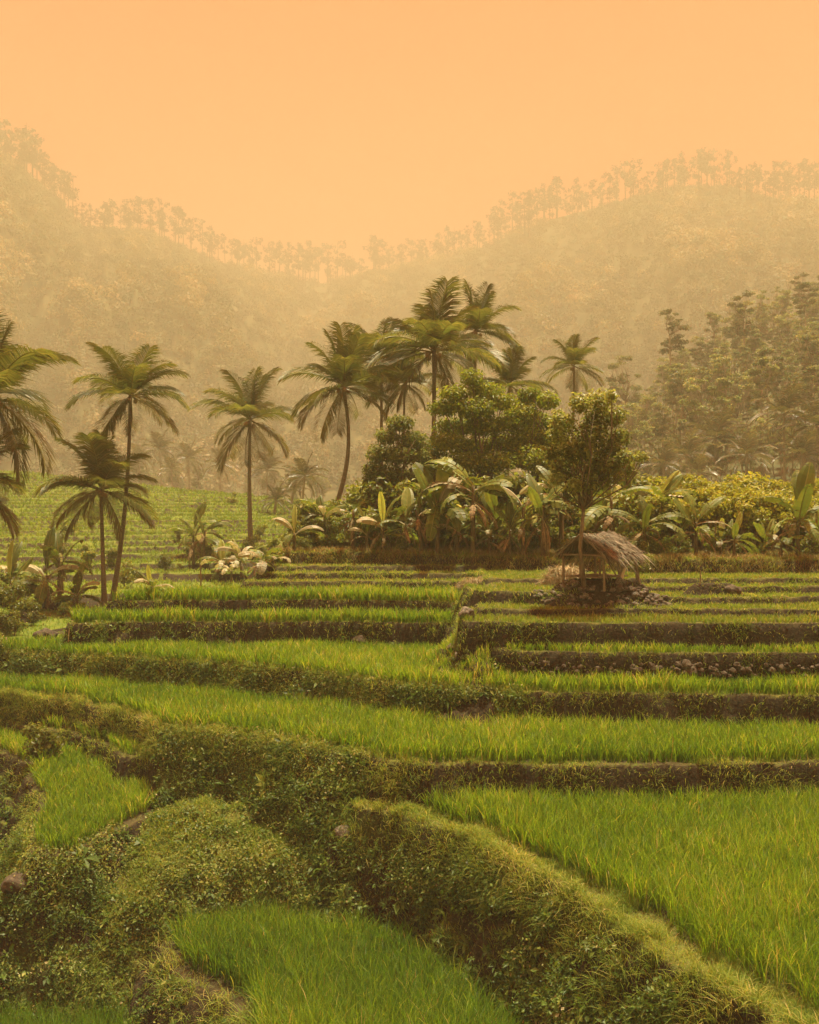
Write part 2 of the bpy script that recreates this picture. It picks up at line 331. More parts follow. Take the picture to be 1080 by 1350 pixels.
def build_ground():
    pxs = np.concatenate([np.arange(-900, -160, 24), np.arange(-160, 1241, 2.6), np.arange(1264, 2000, 24)])
    ds = [2.5]
    while ds[-1] < 215:
        d = ds[-1]; ds.append(d * (1.0027 if 13 < d < 45 else (1.006 if d > 45 else 1.02)))
    ds = np.array(ds)
    PX, DD = np.meshgrid(pxs, ds)
    Xw = (PX - 540) / F * DD; Yw = DD
    H, I, S, W = terrain(Xw, Yw)
    # beyond the terraces the land drops into the valley behind
    V = np.stack([Xw, Yw, H], -1)
    gx = np.gradient(V, axis=1); gy = np.gradient(V, axis=0)
    nn = np.cross(gx, gy); nn /= np.linalg.norm(nn, axis=-1)[..., None] + 1e-12
    nz = np.abs(nn[..., 2])
    bank = sst(.9, .62, nz)
    bank = np.maximum(bank, (S < -.02) * .9 * (I != IDX['valley']))
    turf = np.zeros(H.shape); field = np.zeros(H.shape)
    vf = valley_D(Xw, Yw, True); vb = sst(.70, .82, vf) * sst(.0, .3, fbm(Xw * .12, Yw * .3, 47) + .45)
    bank = np.where(I == IDX['valley'], np.maximum(bank, vb), bank)
    for m in MES:
        s = I == m['i']
        lipw = sst(.5, .1, np.abs(S)) * (m['lip'] > .045) * sst(-.5, .3, fbm(Xw * 1.6, Yw * 1.6, 141))
        if m['name'] == 'near_right': lipw = sst(1.0, .7, np.abs(S))
        if m['top'] == 'mud': turf = np.where(s, lipw * .85, turf)
        elif m['top'] == 'dry': turf = np.where(s, .45, turf)
        elif m['top'] == 'turf': turf = np.where(s, 1, turf)
        elif m['top'] == 'field': field = np.where(s, 1, field)
    bank = np.where(I == IDX['ledge'], bank * .6, bank)
    wn = sst(-.05, .45, fbm(Xw * 1.3, Yw * 1.3 + H * 1.2, 111) + (W - .75) * 1.2)
    weedy = np.clip(wn, 0, 1)
    nr, nc = H.shape
    idx = np.arange(nr * nc).reshape(nr, nc)
    Q = np.stack([idx[:-1, :-1], idx[:-1, 1:], idx[1:, 1:], idx[1:, :-1]], -1).reshape(-1, 4)
    Vf = V.reshape(-1, 3)
    me = make_mesh('ground', Vf, [Q], [M['ground']], {'bank': bank.ravel(), 'turf': turf.ravel(), 'field': field.ravel(), 'weedy': weedy.ravel()}, None, True)
    o = link('ground', me); tag(o, kind='structure')
    return dict(V=Vf, Q=Q, bank=bank.ravel(), turf=turf.ravel(), W=W.ravel(), I=I.ravel(), S=S.ravel(), N=nn.reshape(-1, 3), weedy=weedy.ravel(), px=PX.ravel(), D=DD.ravel())
G = build_ground()

# ------------------------------------------------------------------ blades
def blades(P, L, w, lean=.22, curl=.35, az=None, r=None):
    """P Nx3 roots, L N lengths, w N widths -> verts, quads, tris, rnd"""
    n = len(P); az = rng.uniform(0, 2 * PI, n) if az is None else az
    th = np.abs(rng.normal(0, lean, n)); c = np.abs(rng.normal(curl, curl * .5, n))
    da = np.stack([np.cos(az), np.sin(az), 0 * az], -1)
    sa = az + PI / 2 + rng.normal(0, .6, n); ds = np.stack([np.cos(sa), np.sin(sa), 0 * sa], -1)
    V = []
    for t, wf in ((0, .7), (.42, 1), (.76, .7), (1, 0)):
        ho = L * (np.sin(th) * t + c * t ** 2.6 * .8); ve = L * (np.cos(th) * t - .45 * c * t ** 3.2)
        ctr = P + da * ho[:, None] + np.array([0, 0, 1.]) * ve[:, None]
        if wf: V += [ctr - ds * (w * wf / 2)[:, None], ctr + ds * (w * wf / 2)[:, None]]
        else: V.append(ctr)
    V = np.stack(V, 1)
    b = (np.arange(n) * 7)[:, None]
    Q = np.concatenate([b + np.array([0, 1, 3, 2]), b + np.array([2, 3, 5, 4])]); T = b + np.array([4, 5, 6])
    r = np.clip(rng.beta(2, 2.4, n), 0, 1) if r is None else r
    return V.reshape(-1, 3), Q, T, np.repeat(r, 7)
def blade_obj(name, P, L, w, mat, label, cat, r=None, lean=.22, curl=.35, az=None):
    V, Q, T, R = blades(P, L, w, lean, curl, az, r)
    o = link(name, make_mesh(name, V, [Q, T], [M[mat]], {'rnd': R}, None, True))
    return tag(o, label, cat, None, 'stuff')

def rice(mid, bbox, hgt, spacing, nb, mat, label, margin=.42, wmul=1., outer=None, tone=0., rowsp=None, patch=0.):
    x0, x1, y0, y1 = bbox
    gx, gy = np.meshgrid(np.arange(x0, x1, spacing), np.arange(y0, y1, rowsp or spacing))
    gx = gx.ravel() + rng.normal(0, spacing * .22, gx.size); gy = gy.ravel() + rng.normal(0, spacing * .22, gy.size)
    px = 540 + gx / gy * F
    k = (px > -140) & (px < 1220); gx, gy = gx[k], gy[k]
    h, I, S, W = terrain(gx, gy)
    k = (I == IDX[mid]) & (S > margin + .12 * fbm(gx * 1.7, gy * 1.7, 5))
    if outer: k |= (I == IDX[mid]) & (S > -1.2) & (gx < outer)
    if patch: k &= fbm(gx * .9, gy * .9, 7) > -1 + patch
    gx, gy, h = gx[k], gy[k], h[k]; n = len(gx)
    if not n: print('no rice', mid); return
    big = fbm(gx * .45, gy * .45, 17) ; th = hgt * (1 + .22 * big + rng.normal(0, .07, n))
    P = np.repeat(np.stack([gx, gy, h - .03], -1), nb, 0); P[:, :2] += rng.normal(0, spacing * .17, (n * nb, 2))
    L = np.repeat(th, nb) * rng.uniform(.62, 1.12, n * nb)
    w = .0125 * wmul * np.clip(P[:, 1] / 18, .8, 3) * rng.uniform(.7, 1.25, n * nb)
    r = np.clip(np.repeat(.42 + tone + .3 * big + rng.normal(0, .1, n), nb) + rng.normal(0, .2, n * nb), 0, 1)
    r = np.where(rng.random(n * nb) < .02, rng.uniform(.9, 1, n * nb), r)
    blade_obj('rice_plants', P, L, w, mat, label, 'rice', r, .2, .3)

rice('near_right', (-2, 15, 9, 25), .76, .165, 20, 'rice', 'tall green rice filling the large paddy in the right foreground', .72, 1.05)
rice('low_front', (-7, 6, 13, 24.5), .95, .165, 20, 'rice', 'dark green rice in the sunken paddy at the bottom centre', .35, 1.1, tone=-.12)
rice('main_strip', (-22, 15, 23, 40), .68, .17, 17, 'rice', 'green rice along the long terrace above the overgrown bank', .24, 1.0, tone=.04)
rice('second_strip', (-20, 16, 26.5, 37.5), .6, .17, 16, 'rice', 'green rice on the terrace above the mossy bank and below the stone wall', .12, 1.0, tone=.04)
rice('third_strip', (0, 16, 28, 34), .34, .16, 11, 'rice', 'short green rice in the narrow terrace above the stone wall', .1, .8, outer=2.5, tone=.08)
rice('fourth_left', (-14, 2.4, 36, 42), .62, .18, 15, 'rice', 'thick green rice on the terrace left of the boulders', .1, 1.0, tone=.08)
rice('fifth_left', (-13, 2.2, 37, 42), .6, .18, 15, 'rice', 'thick bright rice on the upper terrace left of the field hut', .05, 1.0, tone=.12)
rice('fourth_strip', (1.4, 17, 29, 34), .24, .17, 9, 'rice_short', 'young rice on the terrace in front of the hut mound', .12, .8, tone=.1)
for nm, y0, y1, lb in (('fifth_right', 31, 35, 'first narrow terrace behind the hut mound foot'), ('sixth_right', 33, 37, 'second narrow terrace level with the field hut'),
                       ('seventh_right', 34.5, 39, 'third narrow terrace behind the field hut'), ('eighth_right', 36.5, 42, 'last narrow terrace below the brown grass bank')):
    rice(nm, (1.4, 20, y0, y1), .19, .17, 8, 'rice_short', 'sparse young rice on the ' + lb, .28, .8, tone=.1, patch=.45)
for nm, y0, y1, lb in (('sixth_left', 39, 43, 'lowest golden terrace left of the hut'), ('seventh_left', 41, 44.5, 'middle golden terrace left of the hut'), ('eighth_left', 42, 46, 'top golden terrace below the banana grove')):
    rice(nm, (-7, 6, y0, y1), .17, .18, 7, 'rice_short', 'sparse yellow rice on the ' + lb, .25, .8, tone=.25, patch=.4)
rice('hut_side', (1.5, 6, 33, 37), .18, .18, 7, 'rice_short', 'young rice on the low plot beside the hut mound', .2, .8, tone=.1, patch=.4)
rice('low_left', (-17, -10.5, 26, 33), .6, .18, 16, 'rice', 'dark rice in the lowest terrace at the left edge', .2, 1.0, tone=-.05)
rice('strip_one', (-16, -6, 22.9, 36), .6, .165, 18, 'rice', 'bright green rice in the curving strip under the bare bank', .25, 1.0, tone=.05)
rice('strip_two', (-16, -6, 27.5, 36), .5, .17, 16, 'rice', 'green rice in the short curved strip by the rocky corner', .2, 1.0, tone=.02)
# floor paddy at the bottom left
def floor_rice():
    gx, gy = np.meshgrid(np.arange(-12, -5, .17), np.arange(15, 23.5, .17)); gx = gx.ravel() + rng.normal(0, .04, gx.size); gy = gy.ravel() + rng.normal(0, .04, gy.size)
    h, I, S, W = terrain(gx, gy); k = (I == -1) & (540 + gx / gy * F > -140); gx, gy, h = gx[k], gy[k], h[k]; nb = 16
    P = np.repeat(np.stack([gx, gy, h - .03], -1), nb, 0); P[:, :2] += rng.normal(0, .03, (len(P), 2)); n = len(P)
    blade_obj('rice_plants', P, .75 * rng.uniform(.6, 1.1, n), .01 * rng.uniform(.7, 1.2, n), 'rice', 'dark green rice in the bottom left corner paddy', 'rice', np.clip(rng.normal(.2, .12, n), 0, 1), .2, .3)
floor_rice()

# ------------------------------------------------------------------ plants on the banks
def sample_faces(weight, n):
    Q = G['Q']; V = G['V']
    wf = weight[Q].mean(1)
    ok = np.nonzero(wf > .02)[0]; q = Q[ok]
    a = np.linalg.norm(np.cross(V[q[:, 2]] - V[q[:, 0]], V[q[:, 3]] - V[q[:, 1]]), axis=1) / 2
    p = a * wf[ok]; n = min(n, int(p.sum() * 4000)); p /= p.sum()
    f = q[rng.choice(len(q), n, p=p)]
    u = rng.random((n, 1)); v = rng.random((n, 1))
    P = (V[f[:, 0]] * (1 - u) + V[f[:, 1]] * u) * (1 - v) + (V[f[:, 3]] * (1 - u) + V[f[:, 2]] * u) * v
    return P, G['N'][f[:, 0]]
def leaf_quads(P, Nn, size, flat=.5):
    n = len(P)
    nr = Nn * flat + rng.normal(0, .55, (n, 3)) + np.array([0, 0, .35]); nr /= np.linalg.norm(nr, axis=1)[:, None]
    a = np.cross(nr, rng.normal(0, 1, (n, 3))); a /= np.linalg.norm(a, axis=1)[:, None] + 1e-9; b = np.cross(nr, a)
    s = size[:, None]
    V = np.stack([P, P + a * s * .5 + b * s * .3 + nr * s * .1, P + a * s, P + a * s * .5 - b * s * .3 + nr * s * .1], 1).reshape(-1, 3)
    Q = np.arange(n * 4).reshape(n, 4)
    return V, Q
inview = (G['px'] > -150) & (G['px'] < 1230)
near = inview & (G['D'] < 37)
patch = sst(-.1, .3, fbm(G['V'][:, 0] * 1.2, G['V'][:, 1] * 1.2 + G['V'][:, 2], 121))
clump = sst(-.35, .3, fbm(G['V'][:, 0] * 2.6, G['V'][:, 1] * 2.6 + G['V'][:, 2] * 2, 131))
# green creepers and weeds hanging on the banks
notledge = np.where(G['I'] == IDX['ledge'], .5 * (1 - patch) + .15, 1)
wb = None
w = near * np.maximum(np.clip(G['bank'], 0, 1), (G['I'] == IDX['ledge']) * .8) * np.clip(G['W'] - .12, 0, 1) * np.where(G['I'] == IDX['ledge'], 1.2, 1) * (.035 + patch * clump) * notledge * np.where(G['I'] == IDX['near_right'], sst(-.05, -.25, G['S']), 1)
P, Nn = sample_faces(w, 120000); sz = rng.uniform(.04, .1, len(P)) * (1 + .5 * fbm(P[:, 0] * .8, P[:, 1] * .8, 3)) * np.where(rng.random(len(P)) < .07, rng.uniform(1.4, 2.2, len(P)), 1)
P = P + Nn * (np.abs(rng.normal(0, .11, len(P))) * np.sign(Nn[:, 2:3].ravel() + 1e-6))[:, None]
V, Q = leaf_quads(P, Nn, sz, .5)
r = np.clip(.4 + .5 * fbm(P[:, 0] * 1.1, P[:, 1] * 1.1 + P[:, 2], 8) + rng.normal(0, .22, len(P)), 0, 1)
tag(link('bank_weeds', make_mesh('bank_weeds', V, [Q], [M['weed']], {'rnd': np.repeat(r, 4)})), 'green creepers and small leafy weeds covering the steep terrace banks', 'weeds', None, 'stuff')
# leafy rosettes and arching tufts among the creepers
def rosettes(P, Nn, size, k):
    n = len(P); N0 = Nn * .6 + rng.normal(0, .3, (n, 3)) + [0, 0, .5]; N0 /= np.linalg.norm(N0, axis=1)[:, None]
    A = np.cross(N0, rng.normal(0, 1, (n, 3))); A /= np.linalg.norm(A, axis=1)[:, None]; B = np.cross(N0, A)
    out = []
    for j in range(k):
        a = 2 * PI * j / k + rng.normal(0, .4, n); d = A * np.cos(a)[:, None] + B * np.sin(a)[:, None]; t = np.cross(N0, d); L = (size * rng.uniform(.55, 1.15, n))[:, None]; up = rng.uniform(.15, .8, (n, 1))
        m = P + d * L * .55 + N0 * L * up * .5; tip = P + d * L + N0 * L * up * .35
        out.append(np.stack([P, m + t * L * .2, tip, m - t * L * .2], 1))
    return np.concatenate(out).reshape(-1, 3)
w = near * np.maximum(np.clip(G['bank'], 0, 1), (G['I'] == IDX['ledge']) * .9) * np.clip(G['W'] - .12, 0, 1) * (.1 + clump) * np.where(G['I'] == IDX['near_right'], sst(-.1, -.3, G['S']), 1)
P, Nn = sample_faces(w, 5200); Nn = Nn * np.sign(Nn[:, 2:3] + 1e-6); V = rosettes(P + Nn * .03, Nn, rng.lognormal(math.log(.12), .4, len(P)), 7); Q = np.arange(len(V)).reshape(-1, 4)
r = np.tile(np.clip(rng.normal(.42, .2, len(P)), 0, .84), 7)
tag(link('bank_weeds', make_mesh('bank_weeds', V, [Q], [M['weed']], {'rnd': np.repeat(r, 4)})), 'leafy rosettes of broader weeds growing out of the overgrown banks', 'weeds', None, 'stuff')
P, Nn = sample_faces(w * sst(-.3, .2, fbm(G['V'][:, 0] * .7, G['V'][:, 1] * .7, 151)), 2600); n = len(P); P = np.repeat(P, 9, 0) + rng.normal(0, .02, (n * 9, 3)); n = len(P)
blade_obj('bank_grass', P, rng.uniform(.12, .42, n), .011 * rng.uniform(.7, 1.3, n), 'turf', 'arching tufts of longer grass among the weeds on the overgrown banks', 'grass', np.clip(rng.normal(.35, .22, n), 0, 1), .5, .9)
# yellow green grass on crests and bund edge, sunlight put into the blade tone
w = near * (np.abs(G['S'] + .02) < .32) * (((G['I'] == IDX['main_strip']) & (G['V'][:, 0] < 0)) * 1.4 + (G['I'] == IDX['near_right']) * .9 + ((G['I'] == IDX['second_strip']) & (G['V'][:, 0] < 3.5)) * 1. + (G['I'] == IDX['low_front']) * .5) * (.12 + clump)
P, Nn = sample_faces(w, 46000); n = len(P)
blade_obj('bank_grass', P - np.array([0, 0, .01]), rng.uniform(.12, .36, n) * (1 + .6 * fbm(P[:, 0] * 1.3, P[:, 1] * 1.3, 58)), .011 * rng.uniform(.7, 1.3, n), 'turf', 'sunlit grass bristling along the crests of the overgrown banks', 'grass', np.clip(.58 + .3 * fbm(P[:, 0] * .9, P[:, 1] * .9, 68) + rng.normal(0, .2, n), 0, 1), .6, .8)
# bank weeds on ledge and crest, light painted in as paler leaves
crest = (np.abs(G['S']) < .5) & (G['W'] > .6) & (G['I'] != IDX['near_right'])
w = near * (((G['I'] == IDX['ledge']) * (.12 + .7 * clump * patch) ) + crest * .25)
P, Nn = sample_faces(w, 60000); sz = rng.uniform(.035, .09, len(P)) * np.where(rng.random(len(P)) < .06, 1.8, 1)
P = P + np.array([0, 0, 1.]) * np.abs(rng.normal(0, .1, len(P)))[:, None]
V, Q = leaf_quads(P, Nn, sz, .6)
r = np.clip(.42 + .35 * fbm(P[:, 0] * 1.1, P[:, 1] * 1.1, 18) + rng.normal(0, .2, len(P)), 0, 1)
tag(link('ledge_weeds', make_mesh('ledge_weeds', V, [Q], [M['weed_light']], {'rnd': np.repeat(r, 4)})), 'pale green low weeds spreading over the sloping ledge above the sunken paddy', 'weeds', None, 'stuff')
# short grass on the bund tops
G['turf'] = np.maximum(G['turf'], (G['I'] == IDX['near_right']) * (G['S'] > -.1) * (G['S'] < .85) * sst(.9, .6, G['S']))
w = inview * (G['D'] < 46) * G['turf'] * (1 - G['bank'] * .8) * (.12 + 1.3 * clump) * np.clip(30 / G['D'], .3, 1.6) * (1 + 3.2 * (G['I'] == IDX['near_right']) + 1.6 * (G['I'] == IDX['ledge']) + 1. * (G['I'] == IDX['main_strip']))
P, Nn = sample_faces(w, 160000); n = len(P)
L = rng.uniform(.06, .22, n) * (1 + .8 * fbm(P[:, 0] * 1.5, P[:, 1] * 1.5, 28)); r = np.clip(.45 + .35 * fbm(P[:, 0] * .9, P[:, 1] * .9, 38) + rng.normal(0, .2, n), 0, 1)
blade_obj('bund_grass', P - np.array([0, 0, .01]), L, .007 * np.clip(P[:, 1] / 15, 1, 3) * rng.uniform(.7, 1.3, n), 'turf', 'short yellowish grass growing along the tops of the bunds', 'grass', r, .5, .5)
# tufts hanging from bank lips and dry grass on bank faces
w = inview * (G['D'] < 45) * (G['S'] < .12) * (G['S'] > -1.8) * (.15 + patch) * np.where(G['S'] > -.4, 1., .35) * clump * (G['I'] != IDX['valley'])
P, Nn = sample_faces(w, 60000); n = len(P)
r = np.clip(.5 + rng.normal(0, .25, n), 0, 1)
blade_obj('bank_grass', P - np.array([0, 0, .01]), rng.uniform(.08, .24, n), .008 * np.clip(P[:, 1] / 16, 1, 3) * rng.uniform(.7, 1.3, n), 'turf', 'tufts of grass hanging over the edges of the terrace banks', 'grass', r, .8, .8)
w = inview * (G['I'] == IDX['grove']) * (G['D'] < 47) * (.3 + patch)
P, Nn = sample_faces(w, 40000); n = len(P)
blade_obj('dry_grass', P, rng.uniform(.12, .4, n), .018 * rng.uniform(.7, 1.3, n), 'dry', 'brown dry grass along the bank under the banana grove', 'grass', None, .5, .5)
# grass and rice of the distant valley terraces
w = inview * (G['I'] == IDX['valley']) * (1 - G['bank'] * .7) * np.clip(60 / G['D'], .2, 1.2) * (.5 + patch)
P, Nn = sample_faces(w, 80000); n = len(P)
blade_obj('valley_rice', P - np.array([0, 0, .02]), rng.uniform(.15, .4, n) * np.clip(P[:, 1] / 70, .7, 1.4), .0009 * P[:, 1] * rng.uniform(.6, 1.2, n), 'rice_short', 'green and yellow rice on the valley terraces behind the palms at the left', 'rice',
          np.clip(.4 + .3 * fbm(P[:, 0] * .12, P[:, 1] * .12, 48) + rng.normal(0, .12, n), 0, 1), .35, .4)

# ------------------------------------------------------------------ palms
def frond_parts(e0, seed, nl=80, wide=1.):
    g = np.random.default_rng(seed); mb = MB()
    k = 13; t = np.linspace(0, 1, k)
    end = e0 - math.radians(16 if e0 > 1.3 else (34 if e0 > .9 else (52 if e0 > .2 else 46))) * g.uniform(.7, 1.35)
    end = max(end, -math.radians(86))
    ang = e0 + (end - e0) * t ** 2.0
    seg = 1. / (k - 1); pts = [np.zeros(3)]; sway = g.normal(0, .1)
    for i in range(k - 1):
        a = (ang[i] + ang[i + 1]) / 2
        pts.append(pts[-1] + seg * np.array([math.cos(a), sway * t[i], math.sin(a)]))
    pts = np.array(pts)
    V, Q, T = tube(pts, .011 * (1 - .85 * t) + .002, 4, False); mb.add(V, Q, None, .8)
    for side in (-1, 1):
        for j in range(nl):
            s = .13 + .87 * (j + g.uniform(-.3, .3)) / (nl - 1); s = min(max(s, .1), 1)
            i = min(int(s * (k - 1)), k - 2); f = s * (k - 1) - i
            p = pts[i] * (1 - f) + pts[i + 1] * f
            a = ang[i] * (1 - f) + ang[i + 1] * f
            fw = np.array([math.cos(a), 0, math.sin(a)]); up = np.array([-math.sin(a), 0, math.cos(a)]); sd = np.array([0, side, 0.])
            ln = (.36 * math.sin(PI * min(.12 + .8 * s, 1)) ** .7 + .03) * g.uniform(.82, 1.1)
            fan = .45 + .75 * s
            d1 = sd * 1.0 + fw * fan + up * g.normal(.22, .12); d1 /= np.linalg.norm(d1)
            droop = np.array([0, 0, -1.]) * (.55 + .35 * g.random()) + g.normal(0, .05, 3)
            m1 = p + d1 * ln * .5; d2 = d1 * .75 + droop * .6; d2 /= np.linalg.norm(d2); tp = m1 + d2 * ln * .55
            w = .0078 * wide
            wv = fw * .8 + up * .6
            r = np.clip(g.normal(.4, .16) + .25 * s * g.random(), 0, 1)
            VV = [p - wv * w * .6, p + wv * w * .6, m1 - wv * w, m1 + wv * w, tp]
            mb.add(VV, [(0, 1, 3, 2)], [(2, 3, 4)], r)
    return mb
ELEV = [82, 66, 48, 30, 12, -8, -28, -50]
FROND = {}
for i, e in enumerate(ELEV):
    for v in range(2):
        mat = M['frond'] if e > -20 else M['frond_old']
        FROND[(i, v)] = frond_parts(math.radians(e), 100 + i * 7 + v).mesh('frond', [mat], False)
def nut_mesh():
    bm = bmesh.new(); bmesh.ops.create_icosphere(bm, subdivisions=2, radius=.13)
    for v in bm.verts: v.co.z *= 1.2
    me = bpy.data.meshes.new('coconut'); bm.to_mesh(me); bm.free(); me.materials.append(M['nut'])
    me.polygons.foreach_set('use_smooth', [True] * len(me.polygons)); return me
NUT = nut_mesh()
def trunk_mesh(base, top, r0, r1, bend=(0, 0), mat='bark', rings=26, n=10):
    base = np.array(base, float); top = np.array(top, float); t = np.linspace(0, 1, rings)
    pts = base + (top - base) * t[:, None]; pts[:, 0] += bend[0] * np.sin(PI * t); pts[:, 1] += bend[1] * np.sin(PI * t)
    rad = r1 + (r0 - r1) * (1 - t) ** 1.5 + r0 * .5 * np.exp(-t * 18)
    rad = rad * (1 + .05 * (np.arange(rings) % 2))
    mb = MB(); V, Q, T = tube(pts, rad, n); mb.add(V, Q, T); return mb.mesh('trunk', [M[mat]], True)
def palm(label, px, py, d, rpx, base_px=None, seed=0, nf=26, nuts=5, group='coconut palms', base_z=None, bend=0., rot=None, by=0.):
    g = np.random.default_rng(1000 + seed)
    cx, cz = X(px, d), Z(py, d); bx = X(base_px if base_px is not None else px, d)
    bz = gz(bx, d) - .1 if base_z is None else base_z
    R = rpx / F * d
    root = thing('palm_tree', label, 'palm tree', (bx, d, bz), 0, group)
    top = np.array([cx - bx, by, cz - bz])
    tr = max(.08, R * .036)
    link('trunk', trunk_mesh((0, 0, 0), top, tr * 1.5, tr * .85, (bend, 0)), root)
    a0 = g.uniform(0, 6.28) if rot is None else rot
    for i in range(nf):
        f = (i + .5) / nf
        e = 90 - 142 * f ** 1.05 + g.normal(0, 10)
        j = int(np.argmin([abs(e - q) for q in ELEV]))
        o = link('frond', FROND[(j, i % 2)], root, tuple(top + np.array([0, 0, g.uniform(-.03, .03) * R])))
        s = R * 1.18 * g.uniform(.8, 1.1) * (1 if f > .15 else .95)
        o.scale = (s, s * g.uniform(.9, 1.1), s)
        o.rotation_euler = (g.normal(0, .12), g.normal(0, .1), a0 + i * 2.39996 + g.normal(0, .15))
    for i in range(nuts):
        a = g.uniform(0, 6.28); q = R * .1
        o = link('coconut', NUT, root, (top[0] + math.cos(a) * q, top[1] + math.sin(a) * q, top[2] - R * .07 - g.uniform(0, .12) * R * .6))
        o.scale = (R / 2.9,) * 3
    return root
PG = 'coconut palms'
palm('large palm with feathery fronds cut off by the left edge of the photo', -12, 522, 43, 104, -20, 1, 23, 4)
palm('palm whose drooping yellow fronds reach in at the left edge under the larger one', -42, 640, 41, 84, -45, 2, 21, 3)
palm('tall palm at the left whose leaning trunk runs down behind a shorter palm', 172, 521, 53, 66, 147, 3, 21, 5, bend=.25)
palm('shorter dark palm with coconuts standing before the taller leaning one', 133, 645, 51, 68, 138, 4, 21, 7)
palm('lone palm on a straight slender trunk in the middle of the left valley', 330, 553, 82, 62, 331, 5, 21, 5, bend=-.1)
palm('palm with a long curved trunk at the left end of the grove', 453, 510, 62, 68, 432, 6, 23, 7, bend=.75)
palm('palm crown half hidden behind the one with the curved trunk', 503, 474, 70, 54, 503, 7, 21, 3)
palm('tallest palm with upright fronds in the middle of the grove', 572, 462, 62, 80, 565, 8, 24, 7, bend=.15)
palm('palm with arching fronds just right of the tallest one', 628, 436, 69, 56, 620, 9, 21, 4)
palm('low palm crown tucked under the left fronds of the tallest palm', 533, 506, 70, 48, 533, 10, 18, 2)
palm('greyish palm with hanging fronds above the golden green tree', 672, 508, 64, 52, 668, 11, 19, 2)
palm('small lone palm on a thin trunk behind the bronze leaved hut tree', 757, 482, 78, 37, 755, 13, 19, 4)

# far palms, one mesh each
def far_palm_mesh(seed, H, R, nf=17):
    g = np.random.default_rng(seed); mb = MB()
    V, Q, T = tube([(0, 0, 0), (g.normal(0, .2), 0, H * .5), (g.normal(0, .2), 0, H)], [.22, .16, .13], 6); mb.add(V, Q, T, .5, 1)
    for i in range(nf):
        f = (i + .5) / nf; e = 84 - 130 * f ** .85; fm = frond_parts(math.radians(e), seed * 31 + i, 22, 2.2)
        Vv = np.concatenate(fm.V) * R * 1.15; a = i * 2.4 + g.normal(0, .2); c, s = math.cos(a), math.sin(a)
        Vv = Vv @ np.array([[c, s, 0], [-s, c, 0], [0, 0, 1]]) + np.array([V[-2][0], V[-2][1], H])
        mb.add(Vv, np.concatenate(fm.Q), np.concatenate(fm.T), np.concatenate(fm.R))
    return mb
def far_palm(label, px, py, d, rpx, ground, seed, group):
    root = link('palm_tree', far_palm_mesh(seed, max(2., Z(py, d) - ground), rpx / F * d).mesh('palm_tree', [M['frond_far'], M['bark_pale']]), None, (X(px, d), d, ground))
    tag(root, label, 'palm tree', group); return root

# ------------------------------------------------------------------ hills and mountains
RID = [(-700, 190), (-300, 165), (-100, 172), (0, 205), (60, 245), (110, 297), (150, 308), (180, 305), (230, 320), (290, 345), (350, 362), (430, 374), (500, 362), (560, 347), (640, 325), (680, 306), (730, 288), (800, 270), (850, 256), (900, 246), (960, 244), (1010, 258), (1080, 272), (1200, 300), (1400, 260), (1700, 330), (2000, 380)]
RDI = [(-700, 910), (0, 910), (110, 980), (180, 1050), (430, 1330), (560, 1300), (700, 1120), (900, 1050), (1080, 1030), (2000, 980)]
def ridge(px):
    y = np.interp(px, *zip(*RID)); d = np.interp(px, *zip(*RDI)); return y, d
def mountain_z(px, s):
    """s 0 foot .. 1 ridge"""
    y, dr = ridge(px); d = 380 + (dr - 380) * s
    zr = Z(y, dr); zf = CZ - 9
    z = zf + (zr - zf) * np.clip(s, 0, 1) ** 1.12
    ph = px * .012 + s * 1.2
    sp = fbm(ph, s * 2.2, 201, 4) * 58 + 16 * fbm(px * .05, s * 9, 205, 3)
    z = z + sp * np.sin(PI * np.clip(s, 0, 1)) ** .8 * .9 - np.clip(s - 1, 0, 1) * 220
    return (px - 540) / F * d, d, z
pxs = np.arange(-900, 2101, 5.); ss = np.linspace(-.03, 1.25, 150)
PX, SS = np.meshgrid(pxs, ss); mx, my, mz = mountain_z(PX, SS)
nr, nc = PX.shape; idx = np.arange(nr * nc).reshape(nr, nc)
Q = np.stack([idx[:-1, :-1], idx[:-1, 1:], idx[1:, 1:], idx[1:, :-1]], -1).reshape(-1, 4)
tag(link('mountains', make_mesh('mountains', np.stack([mx, my, mz], -1).reshape(-1, 3), [Q], [M['hill']], None, None, True)), kind='structure')
# low land that carries everything to the horizon
V = [(-2100, -500, CZ - 13), (2100, -500, CZ - 13), (2100, 2000, CZ - 13), (-2100, 2000, CZ - 13)]
tag(link('valley_floor', make_mesh('valley_floor', np.array(V), [np.array([[0, 1, 2, 3]])], [M['hill']])), kind='structure')

